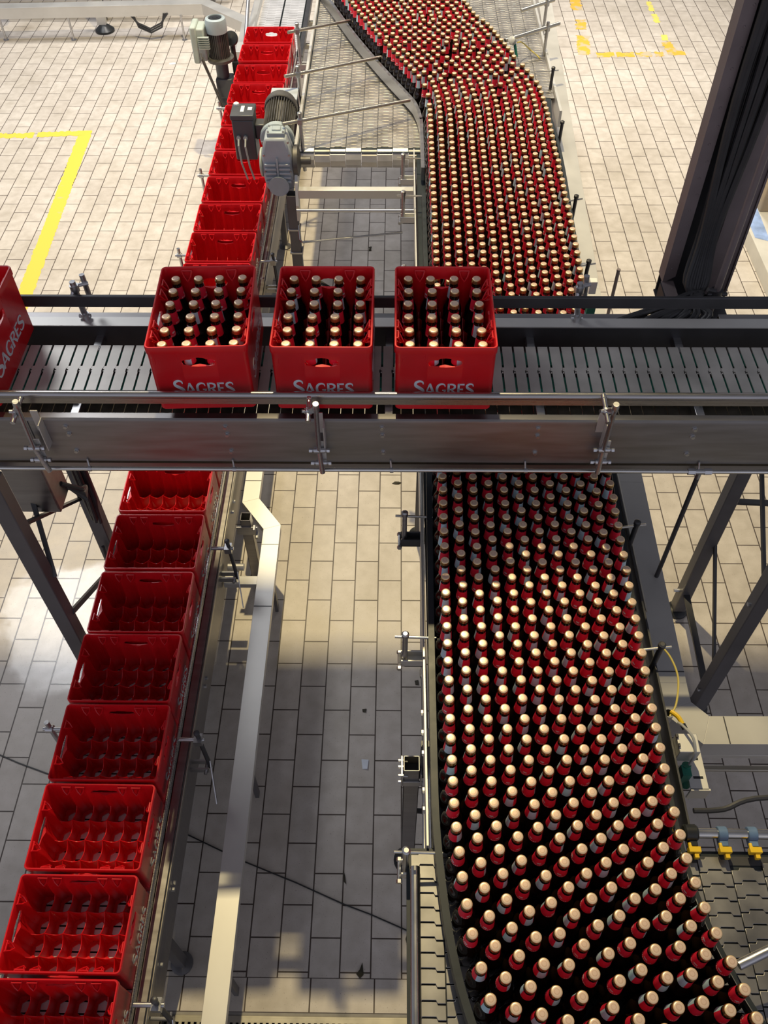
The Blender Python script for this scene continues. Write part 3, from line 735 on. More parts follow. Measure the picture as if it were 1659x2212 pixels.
# full crates on the bridge
FULL = [(-.633 - .005, math.radians(90 + 2.2), 'leftmost whole crate'), (-.2605, math.radians(90), 'middle full crate'), (.110, math.radians(90), 'right-hand full crate')]
def cell(i, j): return (-CL / 2 + .008 + (CL - .016) / 6 * (i + .5), -CW / 2 + .008 + (CW - .016) / 4 * (j + .5))
def fill(loc, rz, name):
    c, s = math.cos(rz), math.sin(rz)
    rows = ['front', 'second', 'third', 'fourth', 'fifth', 'back']; cols = ['leftmost', 'second from left', 'second from right', 'rightmost']
    for i in range(6):
        for j in range(4):
            x, y = cell(i, j); x += rb.uniform(-.0004, .0004); y += rb.uniform(-.003, .003)
            # rz about 90 deg: local x runs away from the camera, local y runs to the left
            make_bottle(f'capped bottle, {rows[i]} row, {cols[3 - j]}, in the {name}', (loc[0] + c * x - s * y, loc[1] + s * x + c * y, loc[2] + .0075), rb.uniform(0, 2 * PI), 'bottles packed in the full crates')
YB = -1.209 + CL / 2
for xc, rz, nm in FULL:
    lab = {'leftmost whole crate': 'full red crate of bottles standing over the row of empty crates', 'middle full crate': 'full red crate of bottles in the middle of the three on the bridge', 'right-hand full crate': 'full red crate of bottles nearest the bottle lane on the bridge'}[nm]
    make_crate(lab, (xc, YB, BZ), rz, 'full crates on the bridge conveyor'); fill((xc, YB, BZ), rz, nm)
make_crate('red crate at the left edge of the photo, lettered side showing on the bridge', (-1.288 - CW / 2, YB, BZ), math.radians(90), 'full crates on the bridge conveyor')

# ------------------------------------------------------------------ bottle conveyor
def offset_path(path, d):
    out = []
    for i, p in enumerate(path):
        a = V3(path[max(i - 1, 0)]); b = V3(path[min(i + 1, len(path) - 1)]); t = (b - a).normalized()
        out.append(V3(p) + Vector((t.y, -t.x, 0)) * d)
    return out
def dense(path, k=6):
    P = [V3(p) for p in path]; out = []; n = len(P)
    for i in range(n - 1):
        p0, p1, p2, p3 = P[max(i - 1, 0)], P[i], P[i + 1], P[min(i + 2, n - 1)]
        for j in range(k):
            t = j / k; out.append(.5 * ((2 * p1) + (p2 - p0) * t + (2 * p0 - 5 * p1 + 4 * p2 - p3) * t * t + (3 * p1 - p0 - 3 * p2 + p3) * t ** 3))
    out.append(P[-1]); return out
def rail_strip(mb, path, d0, d1, z0, z1):
    a = offset_path(path, d0); b = offset_path(path, d1); vs = []; fs = []
    for p, q in zip(a, b): vs += [(p.x, p.y, z0), (p.x, p.y, z1), (q.x, q.y, z1), (q.x, q.y, z0)]
    for i in range(len(a) - 1):
        o = 4 * i
        for k in range(4): fs.append((o + k, o + (k + 1) % 4, o + 4 + (k + 1) % 4, o + 4 + k))
    fs += [(3, 2, 1, 0), tuple(4 * (len(a) - 1) + k for k in range(4))]
    mb.add(vs, fs)
K = thing('bottle_conveyor', 'wide steel conveyor packed with brown bottles running under the bridge', 'conveyor', (.45, 0, 0))
Lp = dense([(x, y, 0) for y, x in LANE_L]); Rp = dense([(x, y, 0) for y, x in LANE_R])
LpN = [p for p in Lp if p.y <= 1.05]; LpF = [p for p in Lp if p.y >= 1.0]
mb = MB(); rail_strip(mb, LpN, -.053, -.033, 1.365, 1.42); mb.build('guide_rail', 'plastic_dark', K, smooth=40)
mb = MB(); rail_strip(mb, LpF, -.052, -.033, 1.345, 1.42); mb.build('guide_rail', 'steel', K, smooth=40)
mb = MB(); rail_strip(mb, Rp, .033, .049, 1.375, 1.42); mb.build('guide_rail', 'plastic_dark', K, smooth=40)
RpN = [p for p in Rp if p.y <= .4]; mb = MB(); rail_strip(mb, RpN, .0325, .0345, 1.400, 1.424); mb.build('rail_liner', 'warm_tube', K, smooth=40)
# bed, coloured dark for the shade between the packed bottles
mb = MB(); mb.mm((.075, -2.36, 1.285), (.80, 1.535, ZB - .002)); mb.build('chain_bed', 'plastic_dark', K)
mb = MB(); mb.add([(-.62, 1.56, ZB - .004), (.86, 1.56, ZB - .004), (.92, 2.2, ZB - .004), (.92, 4.2, ZB - .004), (-.62, 4.2, ZB - .004)], [(0, 1, 2, 3, 4)]); mb.build('chain_bed', 'plastic_dark', K)
# chains seen beside the bottles, each area a part
mb = MB(); slat_area(mb, -.604, .30, 1.60, 4.1, ZB, inside=lambda x, y: x < xl(y) + .12); 
mb.build('slat_chain', 'slat', K, smooth=20, bevel=.0012); mb = MB()
for i in range(10):                                        # chain turning down over the end rollers
    xc = -.604 + .0905 * (i + .5)
    if xc > .12: continue
    for k in range(4):
        a0 = k * .62 + .12 + (.12 * ((i * 5) % 3)); r = .052
        rot = Matrix.Rotation(a0 + .3, 3, 'X'); c = Vector((xc, 1.60 - r * math.sin(a0 + .3), ZB - r + r * math.cos(a0 + .3)))
        mb.box(c, (.0885, .036, .005), rot)
mb.build('turned_slats', 'slat_bridge', K, smooth=20, bevel=.0012)
mb = MB(); slat_area(mb, .40, .945, 2.2, 4.1, ZB, inside=lambda x, y: x > xr(y) - .1); mb.build('slat_chain', 'slat', K, smooth=20, bevel=.0012)
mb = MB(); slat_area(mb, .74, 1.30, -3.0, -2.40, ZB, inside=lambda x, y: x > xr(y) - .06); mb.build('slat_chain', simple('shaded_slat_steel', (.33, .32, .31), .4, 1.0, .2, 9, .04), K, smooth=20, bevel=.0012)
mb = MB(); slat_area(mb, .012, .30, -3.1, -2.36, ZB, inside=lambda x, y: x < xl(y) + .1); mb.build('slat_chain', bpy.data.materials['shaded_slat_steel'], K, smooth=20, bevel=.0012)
mb = MB(); mb.mm((.0, -3.3, 1.285), (1.35, -2.36, ZB - .006)); mb.build('chain_bed', 'plastic_dark', K)
# side frames
mb = MB(); mb.mm((.058, -2.36, 1.20), (.064, 1.56, 1.345)); mb.build('side_frame', 'steel_duct', K)
mb = MB(); mb.mm((.815, -2.3, 1.20), (.821, 2.0, 1.36)); mb.build('side_frame', 'dark_steel', K)
mb = MB(); mb.mm((-.626, 1.50, 1.16), (-.610, 4.2, 1.36)); mb.prism([(1.50, 1.16), (1.50, 1.26), (1.44, 1.20), (1.40, 1.08), (1.40, .98), (1.46, .98)], (-.626, 0, 0), (0, 1, 0), (0, 0, 1), .016); mb.build('side_frame', 'steel_duct', K, smooth=0)
mb = MB(); mb.mm((.945, 2.0, 1.25), (.960, 4.3, 1.35)); mb.build('side_frame', 'steel_duct', K)
mb = MB(); mb.cyl((.020, -3.2, 1.345), (.024, -2.42, 1.345), .014, n=14); mb.build('edge_tube', 'tube', K)
# cross pieces under the table end
MB().mm((-.605, 1.40, 1.125), (.07, 1.445, 1.178)).build('cross_beam', 'steel_duct', K, bevel=.003)
MB().cyl((-.62, 1.36, 1.075), (.07, 1.36, 1.075), .0095, n=12).build('tie_rod', 'steel', K)
MB().tube([(-.625, 1.44, .95), (-.615, 1.36, .88), (-.60, 1.345, .872), (.0, 1.40, .905)], .0065, 8).build('air_pipe', 'tube', K)
# conduit along the near left side
mb = MB(); mb.tube([(.083, -.5, 1.0), (.069, -1.51, 1.0), (.071, -1.884, 1.0), (.064, -2.354, 1.0), (.066, -2.9, 1.0)], .0085, 10)
for y in (-1.62, -2.06, -2.13, -2.30): mb.cyl((.069, y - .016, 1.0), (.069, y + .016, 1.0), .0115, n=8)
mb.build('conduit', 'tube', K)
mb = MB(); mb.cyl((.084, -3.0, 1.02), (.086, -1.85, 1.02), .007, n=8); mb.build('conduit', 'steel', K)
for y in (-1.90, -1.97, -2.04, -2.16, -2.22):
    MB().cyl((.052, y, 1.25), (.064, y, 1.25), .010, n=6).build('bolt', 'steel', K)
# rail brackets on the left: L-arm, upright, cross rod
def left_bracket(y, dark):
    x = .056; b = MB()
    b.mm((-.015, y - .022, 1.262), (x + .004, y - .016, 1.300)).mm((-.015, y + .016, 1.262), (x + .004, y + .022, 1.300)).mm((-.004, y - .022, 1.262), (x + .004, y + .022, 1.268))
    br = b.build('rail_bracket', 'dark_steel' if dark else 'steel_duct', K, bevel=.0012)
    MB().cyl((-.002, y, 1.255), (-.002, y, 1.43), .0095, n=14).lathe([(.0125, 0), (.0125, .014), (.007, .018)], (-.002, y, 1.425), 14).build('upright', 'steel', br)
    MB().cyl((-.036, y + .004, 1.415), (.10, y + .004, 1.408), .0048, n=10).build('cross_rod', 'tube', br)
    MB().cyl((-.020, y - .034, 1.275), (-.020, y + .032, 1.275), .0062, n=8).cyl((-.020, y - .040, 1.275), (-.020, y - .030, 1.275), .0092, n=6).cyl((-.020, y + .022, 1.275), (-.020, y + .032, 1.275), .0092, n=6).build('clamp_bolt', 'steel', br)
for y, dk in ((-1.205, True), (-1.715, False), (-2.405, False), (1.33, False), (.95, False), (.30, False)): left_bracket(y, dk)
# upper rail arms: long rods across the empty chain, with upright and clamp
for (a, b) in (((-.745, 2.744), (-.312, 3.115)), ((-.713, 2.122), (-.140, 2.535)), ((-.677, 1.54), (.038, 1.955))):
    rd = MB().cyl((a[0], a[1], 1.50), (b[0], b[1], 1.435), .0105, n=12).build('rail_arm', 'warm_tube', K)
    px, py = a[0] + (b[0] - a[0]) * .13, a[1] + (b[1] - a[1]) * .13
    MB().cyl((px, py, 1.53), (px + .008, py - .015, 1.20), .0105, n=12).lathe([(.013, 0), (.013, .012), (.008, .016)], (px, py, 1.525), 12).build('upright', 'steel', rd)
    MB().lathe([(.0165, -.012), (.0165, .012)], (px, py, 1.489), 12).mm((px - .012, py - .02, 1.475), (px + .012, py + .02, 1.503)).build('clamp', 'steel', rd)
    MB().mm((px - .02, py - .025, 1.255), (-.61, py - .012, 1.285)).mm((px - .02, py + .012, 1.255), (-.61, py + .025, 1.285)).build('bracket_plate', 'steel_duct', rd)
# right-hand rail brackets
for i, (xt, yt, xe, ye, a) in enumerate(((.93, 2.34, .868, 2.02, 1), (.905, 1.657, .868, 1.56, 0), (.885, .883, .83, .70, 1), (.872, .321, .815, .18, 1), (.828, -1.256, .785, -1.33, 1), (.820, -1.758, .78, -1.82, 1))):
    x = .852 + .0 * i; y = (yt + ye) / 2
    u = MB().cyl((xt, yt, 1.45), (xt - .006, yt - .01, 1.20), .0095, n=12).lathe([(.0125, 0), (.0125, .012), (.007, .016)], (xt, yt, 1.445), 12).build('rail_bracket', 'dark_steel', K)
    if a:
        xi = float(np.interp(yt, yb, xb)) + .035
        MB().cyl((xt + .035, yt + .004, 1.436), (xi, yt - .002, 1.425), .0046, n=10).build('cross_rod', 'tube', u)
    MB().mm((.82, yt - .03, 1.25), (xt + .012, yt - .018, 1.285)).mm((.82, yt + .006, 1.25), (xt + .012, yt + .018, 1.285)).cyl((xt, yt - .04, 1.268), (xt, yt + .028, 1.268), .0062, n=8).build('bracket_plate', 'dark_steel', u)
# thick guide arms at the far right and near right
for a, b in (((.655, 2.68, 1.475), (1.02, 2.865, 1.505)), ((.80, 3.15, 1.475), (1.03, 3.25, 1.505))):
    rd = MB().cyl(a, b, .0125, n=14).build('rail_arm', 'warm_tube', K)
    q = V3(a).lerp(V3(b), .78)
    MB().cyl((q.x, q.y, 1.53), (q.x - .005, q.y - .01, 1.18), .0105, n=12).lathe([(.018, -.014), (.018, .014)], (q.x, q.y, 1.49), 12).build('upright', 'steel', rd)
    MB().mm((.955, q.y - .03, 1.262), (q.x + .02, q.y - .016, 1.29)).mm((.955, q.y + .012, 1.262), (q.x + .02, q.y + .026, 1.29)).build('bracket_plate', 'steel_duct', rd)
MB().cyl((.835, -2.685, 1.455), (1.25, -2.52, 1.52), .0125, n=14).build('rail_arm', 'steel', K)
# inner cladding between rail and duct on the right
mb = MB(); mb.mm((.832, -1.6, 1.22), (.846, 2.2, 1.232)); mb.cyl((.86, -1.5, 1.25), (.86, 2.2, 1.25), .006, n=8); mb.build('rail_liner', 'warm_tube', K)
# legs
def tube_leg(x, y, z, w=.055, foot=True, mat='beam', wall=.0035):
    lg = MB()
    h = w / 2
    for sx, sy, dx, dy in ((-1, 0, wall, w), (1, 0, wall, w), (0, -1, w, wall), (0, 1, w, wall)):
        lg.box((x + sx * (h - wall / 2), y + sy * (h - wall / 2), (z + .05) / 2), (dx, dy, z - .05))
    o = lg.build('leg', mat, K, bevel=.001)
    MB().mm((x - h + .004, y - h + .004, z - .06), (x + h - .004, y + h - .004, z - .055)).build('socket', 'rubber', o)
    if foot: MB().lathe([(.058, 0), (.058, .012), (.03, .03), (.014, .04), (.014, .09)], (x, y, 0), 22).build('foot', 'rubber', o)
    return o
lg = tube_leg(.024, -1.985, 1.04)
q = MB(); q.mm((-.012, -2.022, .93), (-.006, -1.948, 1.02)).mm((.054, -2.022, .94), (.060, -1.948, 1.03)).mm((-.006, -2.020, .925), (.075, -2.013, .96)); 
for y in (-2.012, -1.958):
    for z in (.945, 1.0): q.cyl((-.022, y, z), (.012, y, z), .0065, n=6)
q.build('clamp_plate', 'steel', lg, bevel=.001)
MB().mm((.052, -1.995, .93), (.10, -1.975, 1.20)).build('clamp_plate', 'dark_steel', lg)
MB().bar((.01, -1.965, .55), (.30, -1.99, .56), .018, .01).build('brace', 'dark_steel', lg); MB().bar((-.01, -1.985, .11), (.35, -1.97, .13), .016, .012).build('brace', 'dark_steel', lg)
lg = tube_leg(-.652, 1.45, 1.13, .06, True, 'leg_paint'); MB().mm((-.69, 1.415, .74), (-.615, 1.485, .752)).mm((-.69, 1.415, .90), (-.615, 1.485, .912)).build('clamp_plate', 'steel', lg, bevel=.001)
MB().bar((-.63, 1.44, .60), (.12, 1.1, .30), .022, .012).build('brace', 'dark_steel', lg)
for x, y in ((.74, -1.97), (.74, 1.45), (.10, -.2), (.10, 1.42)): tube_leg(x, y, 1.22, .05, True, 'leg_paint')
# power unit at the table end
G = thing('gear_motor', 'large grey geared motor with finned housing driving the empty slatted table', 'motor', (-.72, 1.5, 1.1))
gx, gz = -.725, 1.375
mb = MB(); ax = (0, 1, .12)
mb.lathe([(.02, .0), (.092, .0), (.098, .006), (.098, .03), (.088, .036), (.088, .05)], (gx, 1.60, gz), 36, ax); mb.build('flange', 'motor_blue', G)
mb = MB(); mb.lathe([(.070, .05), (.070, .30), (.05, .31)], (gx, 1.60, gz), 36, ax)
A = Vector(ax).normalized(); xx = Vector((1, 0, 0)); yy_ = A.cross(xx)
for k in range(36):
    a = 2 * PI * k / 36; rd = xx * math.cos(a) + yy_ * math.sin(a); c = Vector((gx, 1.60, gz)) + A * .175 + rd * .079
    rot = Matrix((rd, A, rd.cross(A))).transposed(); mb.box(c, (.022, .23, .0035), rot)
mb.build('finned_housing', 'motor_dark', G)
mb = MB(); mb.lathe([(.094, .285), (.098, .29), (.098, .325), (.092, .345), (.0, .35)], (gx, 1.60, gz), 36, ax); mb.build('fan_cowl', 'motor_dark', G)
mb = MB()
mb.prism([(-.085, -.02), (-.09, -.13), (-.075, -.235), (.075, -.235), (.09, -.13), (.085, -.02), (.06, .075), (-.06, .075)], (gx + .005, 1.47, gz), (1, 0, 0), (0, 0, 1), -.13)
gb = mb.build('gearbox', 'motor_grey', G, bevel=.014)
mb = MB()
for s in (-1, 1):
    for k in range(5): mb.box((gx + .005 + s * .041, 1.466, gz - .075 - .026 * k), (.066, .022, .013))
mb.box((gx + .005, 1.468, gz - .12), (.012, .018, .17)); mb.build('rib', 'motor_grey', gb, bevel=.004)
mb = MB(); mb.lathe([(.045, 0), (.06, .004), (.06, .018)], (gx + .005, 1.462, gz - .2), 24, (0, -1, 0)); mb.build('cover', 'motor_blue', gb)
mb = MB(); mb.box((gx + .01, 1.53, gz + .085), (.10, .085, .028)).box((gx + .012, 1.535, gz + .102), (.05, .045, .012)); cv = mb.build('top_cover', 'motor_blue', gb, bevel=.005)
q = MB()
for sx in (-1, 1):
    for sy in (-1, 1): q.cyl((gx + .01 + sx * .042, 1.53 + sy * .034, gz + .098), (gx + .01 + sx * .042, 1.53 + sy * .034, gz + .106), .006, n=6)
for sx in (-1, 1):
    for z in (.055, -.02, -.12): q.cyl((gx + .005 + sx * .072, 1.462, gz + z), (gx + .005 + sx * .072, 1.475, gz + z), .006, n=6)
q.build('bolt', 'steel', gb)
mb = MB(); mb.lathe([(.07, 0), (.085, .006), (.085, .03), (.05, .04), (.022, .045), (.022, .1)], (gx + .09, 1.54, gz - .09), 28, (1, 0, 0)); mb.build('output_flange', 'motor_dark', G)
mb = MB(); mb.lathe([(.07, 0), (.08, .004), (.08, .012), (.07, .016)], (gx - .082, 1.54, gz - .10), 28, (-1, 0, 0)); mb.build('side_cover', 'motor_green', G)
bx = MB(); bx.mm((-.985, 1.66, 1.22), (-.86, 1.80, 1.46)).mm((-.86, 1.69, 1.33), (-.80, 1.77, 1.42)); ib = bx.build('terminal_box', 'inverter', G, bevel=.008)
MB().mm((-.99, 1.655, 1.46), (-.855, 1.805, 1.49)).build('lid', 'inverter', ib, bevel=.005)
MB().mm((-.935, 1.70, 1.4905), (-.915, 1.77, 1.4915)).mm((-.895, 1.72, 1.4905), (-.870, 1.755, 1.4915)).build('sticker', 'white', ib)
MB().lathe([(.016, 0), (.016, .012), (.010, .016)], (-.965, 1.78, 1.49), 14).build('plug', 'white', ib)
q = MB(); q.tube([(-.955, 1.652, 1.36), (-.955, 1.62, 1.33), (-.95, 1.62, 1.22), (-.935, 1.66, 1.1)], .0055, 8).tube([(-.915, 1.652, 1.36), (-.915, 1.61, 1.33), (-.905, 1.62, 1.2), (-.895, 1.66, 1.1)], .0055, 8).cyl((-.955, 1.665, 1.36), (-.955, 1.645, 1.36), .013, n=8).cyl((-.915, 1.665, 1.36), (-.915, 1.645, 1.36), .013, n=8); q.build('cable', 'pale_cable', ib)
SB = thing('switch_box', 'grey flat-topped control box with white sticker beside the slatted table', 'control box', (-.72, 2.2, 1.2))
MB().mm((-.80, 2.02, 1.16), (-.645, 2.16, 1.40)).build('housing', 'inverter', SB, bevel=.004)
MB().mm((-.805, 2.015, 1.40), (-.64, 2.165, 1.412)).build('lid', 'motor_grey', SB, bevel=.002); MB().mm((-.775, 2.055, 1.412), (-.755, 2.12, 1.4128)).build('sticker', 'white', SB)
# far vertical motor
W = thing('gear_motor', 'upright dirty grey geared motor standing left of the far empty crates', 'motor', (-1.42, 3.9, .5))
vx, vy = -1.432, 3.9
mb = MB(); mb.lathe([(.066, .0), (.066, .20)], (vx, vy, .86), 30)
for k in range(30): a = 2 * PI * k / 30; mb.box((vx + .071 * math.cos(a), vy + .071 * math.sin(a), .96), (.016, .0035, .19), Matrix.Rotation(a, 3, 'Z'))
mb.build('finned_housing', 'motor_dark', W)
mb = MB(); mb.lathe([(.081, 0), (.082, .075), (.076, .095), (.055, .102), (.054, .094), (.0, .092)], (vx, vy, 1.045), 32); cw = mb.build('fan_cowl', 'motor_blue', W)
MB().lathe([(.05, 0), (.05, .006), (.022, .008), (.02, .012), (.0, .012)], (vx, vy, 1.1365), 28).build('fan_grille', 'rubber', cw)
MB().lathe([(.105, 0), (.105, .02), (.07, .028)], (vx, vy, .835), 32).build('flange', 'motor_dark', W)
MB().lathe([(.05, 0), (.05, .12), (.062, .125), (.062, .14)], (vx, vy, .70), 24).box((vx + .01, vy, .63), (.13, .12, .15)).box((vx + .02, vy, .50), (.12, .1, .12)).build('gearbox', 'inverter', W, bevel=.006)
bx = MB(); bx.box((vx - .135, vy - .02, .98), (.10, .16, .24)); tb = bx.build('terminal_box', 'motor_green', W, bevel=.012)
q = MB(); q.box((vx - .165, vy - .02, .98), (.05, .18, .27)); q.build('lid', 'motor_green', tb, bevel=.012)
q = MB()
for k in range(6): q.box((vx - .09, vy - .115, 1.045 - .016 * k), (.085, .02, .007))
q.build('rib', 'motor_green', tb)
q = MB(); q.tube([(vx - .13, vy - .12, .93), (vx - .12, vy - .15, .90), (vx - .07, vy - .12, .70), (vx - .02, vy - .1, .48), (vx, vy - .08, .35)], .0075, 8).tube([(vx - .12, vy - .11, .90), (vx - .10, vy - .14, .86), (vx - .05, vy - .12, .66), (vx, vy - .1, .46)], .006, 8); q.build('cable', 'motor_dark', W)
MB().mm((vx - .02, vy - .28, .38), (vx + .12, vy + .1, .45)).mm((vx + .0, vy - .30, .0), (vx + .05, vy - .25, .40)).build('mount', 'steel_duct', W, bevel=.004)
S = thing('adjusting_wheel', 'black round hand knob on a stalk beside the far crates', 'knob', (-1.36, 4.0, .8))
MB().lathe([(.0, .0), (.05, .0), (.056, .008), (.05, .02), (.02, .026), (.0, .03)], (-1.355, 4.05, .93), 26, (.0, -1, .5)).build('wheel', 'rubber', S)
MB().cyl((-1.355, 4.05, .93), (-1.34, 4.02, .66), .02, n=12).box((-1.34, 4.02, .72), (.05, .05, .10)).build('stalk', 'rubber', S)

# ------------------------------------------------------------------ low crate conveyor
Q = thing('crate_conveyor', 'low steel conveyor carrying the row of empty red crates', 'conveyor', (-1.11, 1.0, .3))
mb = MB(); y = -3.2
while y < 6.2:
    for x in (-1.215, -1.01): mb.prism(slat_poly(.19, .0381, .0055, .008), (x, y, LZ - .004), (1, 0, 0), (0, 1, 0), .004)
    y += .0381
mb.build('slat_belt', 'low_slat', Q, smooth=20)
MB().mm((-1.31, -3.2, LZ - .05), (-.91, 6.2, LZ - .03)).build('chain_bed', 'plastic_dark', Q)
MB().mm((-.872, -3.2, .345), (-.866, 4.6, .555)).mm((-.905, -3.2, .549), (-.866, 4.6, .555)).build('side_frame', 'beam', Q, bevel=.002)
MB().mm((-1.356, -3.2, .345), (-1.350, 4.6, .555)).mm((-1.356, -3.2, .549), (-1.318, 4.6, .555)).build('side_frame', 'steel_duct', Q, bevel=.002)
fo = MB(); fo.mm((-.8665, -3.2, .53), (-.860, 4.6, .553)); fo.build('edge_strip', 'warm_tube', Q, bevel=.002)
MB().mm((-.892, -3.2, .645), (-.884, 4.4, .678)).cyl((-.888, -3.2, .68), (-.888, 4.4, .68), .006, n=10).build('guide_rail', 'rail', Q)
MB().mm((-1.338, -3.2, .645), (-1.330, 4.4, .678)).build('guide_rail', 'rail', Q)
for y in (-2.66, -1.74, -.80, 1.44):
    b = MB(); b.cyl((-.884, y, .672), (-.782, y, .672), .0085, n=12); br = b.build('rail_bracket', 'steel', Q)
    MB().cyl((-.806, y + .005, .72), (-.790, y - .02, .46), .009, n=12).lathe([(.012, 0), (.012, .01), (.006, .014)], (-.806, y + .005, .715), 12).build('upright', 'dark_steel', br)
    MB().lathe([(.016, -.014), (.016, .014)], (-.806, y, .672), 12, (1, 0, 0)).mm((-.822, y - .02, .655), (-.790, y + .02, .688)).build('clamp', 'steel', br)
    MB().mm((-.866, y - .05, .47), (-.79, y - .042, .50)).mm((-.866, y - .015, .47), (-.79, y - .007, .50)).cyl((-.80, y - .065, .485), (-.80, y + .01, .485), .007, n=8).bar((-.786, y - .01, .50), (-.755, y - .15, .40), .004, .03).build('bracket_plate', 'steel', br)
for y in (-1.70, 1.50, 2.45, 3.43):
    b = MB(); b.cyl((-1.335, y, .672), (-1.43, y, .672), .0085, n=12); br = b.build('rail_bracket', 'steel', Q)
    MB().cyl((-1.405, y + .005, .72), (-1.395, y - .01, .47), .010, n=12).lathe([(.0165, -.014), (.0165, .014)], (-1.404, y, .672), 12, (1, 0, 0)).build('clamp', 'steel', br)
# bolts on the side frame
for y in (-2.22, -2.245, -1.36, -1.40, -2.62, -2.50, -.35, -.42):
    MB().cyl((-.866, y, .47), (-.855, y, .47), .009, n=6).build('bolt', 'steel', Q)
# open square post
lg = MB(); x, y, z, w = -.775, -.512, .55, .050
for sx, sy, dx, dy in ((-1, 0, .003, w), (1, 0, .003, w), (0, -1, w, .003), (0, 1, w, .003)):
    lg.box((x + sx * (w / 2 - .0015), y + sy * (w / 2 - .0015), (z + .04) / 2), (dx, dy, z - .04))
lo = lg.build('leg', 'beam', Q, bevel=.001)
MB().mm((x - .022, y - .022, .48), (x + .022, y + .022, .485)).build('socket', 'rubber', lo)
MB().lathe([(.05, 0), (.05, .012), (.02, .03), (.014, .06)], (x, y, 0), 20).build('foot', 'rubber', lo)
MB().mm((x - .05, y - .03, .44), (x + .055, y - .026, .50)).cyl((x + .04, y - .05, .50), (x + .04, y - .02, .50), .008, n=6).cyl((x + .05, y - .06, .45), (x + .05, y - .02, .45), .008, n=6).build('clamp_plate', 'steel', lo)
for yy2 in (-2.4, .9, 2.6, 4.2):
    for x in (-.89, -1.335): MB().mm((x - .02, yy2 - .02, .02), (x + .02, yy2 + .02, .36)).lathe([(.045, 0), (.045, .01), (.015, .03)], (x, yy2, 0), 18).build('leg', 'leg_paint', Q)
# cross bar and roller ahead of the duct
MB().mm((-.86, -.835, .40), (-.62, -.785, .43)).cyl((-.85, -.74, .44), (-.77, -.74, .44), .018, n=16).build('cross_beam', 'steel_duct', Q, bevel=.002)
# chain running out beyond the last crate
# ------------------------------------------------------------------ ducts
def duct(name, label, pts, w, z0, z1, mat='steel_duct', covers=()):
    t = thing(name, label, 'cable duct', (pts[0][0], pts[0][1], z0)); P = [V3((p[0], p[1], 0)) for p in pts]; n = len(P)
    def mit(i, d):
        a = (P[i] - P[i - 1]).normalized() if i else (P[1] - P[0]).normalized(); b = (P[i + 1] - P[i]).normalized() if i < n - 1 else a
        na = Vector((a.y, -a.x, 0)); nb = Vector((b.y, -b.x, 0)); m_ = (na + nb); m_ /= max(.3, m_.dot(na)); return P[i] + m_ * d
    L_ = [mit(i, -w / 2) for i in range(n)]; R_ = [mit(i, w / 2) for i in range(n)]
    body = MB(); lid = MB()
    for i in range(n - 1):
        for mb_, e, a, b in ((body, 0, z0, z1 - .004), (lid, .002, z1 - .004, z1)):
            l0, l1, r0, r1 = L_[i], L_[i + 1], R_[i], R_[i + 1]
            ex = (r0 - l0).normalized() * e; ex1 = (r1 - l1).normalized() * e
            q = [l0 - ex, r0 + ex, r1 + ex1, l1 - ex1]
            vs = [(p.x, p.y, a) for p in q] + [(p.x, p.y, b) for p in q]
            mb_.add(vs, [(3, 2, 1, 0), (4, 5, 6, 7)] + [(k, (k + 1) % 4, (k + 1) % 4 + 4, k + 4) for k in range(4)])
    body.build('trough', mat, t, smooth=0); lid.build('cover', mat, t, smooth=0, bevel=.001)
    if covers:
        for (x, y, dx, dy) in covers: MB().box((x, y, z1 + .0004), (dx, dy, .0012)).build('joint', 'dark_steel', t)
    return t
D = duct('cable_duct', 'pale steel cable duct on short stands right of the empty crates', [(-.785, .9), (-.785, -.315), (-.657, -.49), (-.657, -3.3)], .082, .39, .44, covers=((-.785, -.18, .084, .004), (-.657, -.965, .084, .004), (-.657, -.60, .084, .002)))
for y in (-.7, -1.7, -2.50): MB().mm((-.665, y - .015, .0), (-.648, y + .015, .39)).build('stand', 'leg_paint', D)
D = duct('cable_duct', 'grey steel cable duct along the right side of the bottle conveyor turning right', [(1.15, 4.6), (.978, .6), (.968, -.75), (.953, -1.70), (.953, -1.795), (1.035, -1.879), (2.6, -1.870)], .100, 1.00, 1.095, mat='duct_grey', covers=((.955, -1.655, .10, .004), (1.105, -1.879, .004, .1)))
for x, y in ((.98, .9), (.965, -1.2), (1.9, -1.87), (1.0, 3.0)): MB().mm((x - .02, y - .02, .0), (x + .02, y + .02, 1.0)).build('stand', 'leg_paint', D)
t = thing('support_rail', 'pale steel channel running right below the bend of the right-hand duct', 'rail', (1.4, -1.83, .75))
MB().mm((.93, -1.845, .78), (2.6, -1.80, .81)).build('channel', 'steel_duct', t, bevel=.003)
t = thing('support_rail', 'thin dull steel rail below the wider channel at the right', 'rail', (1.4, -1.86, .6))
MB().mm((.93, -1.845, .655), (2.6, -1.825, .672)).build('bar', 'warm_tube', t, bevel=.003)
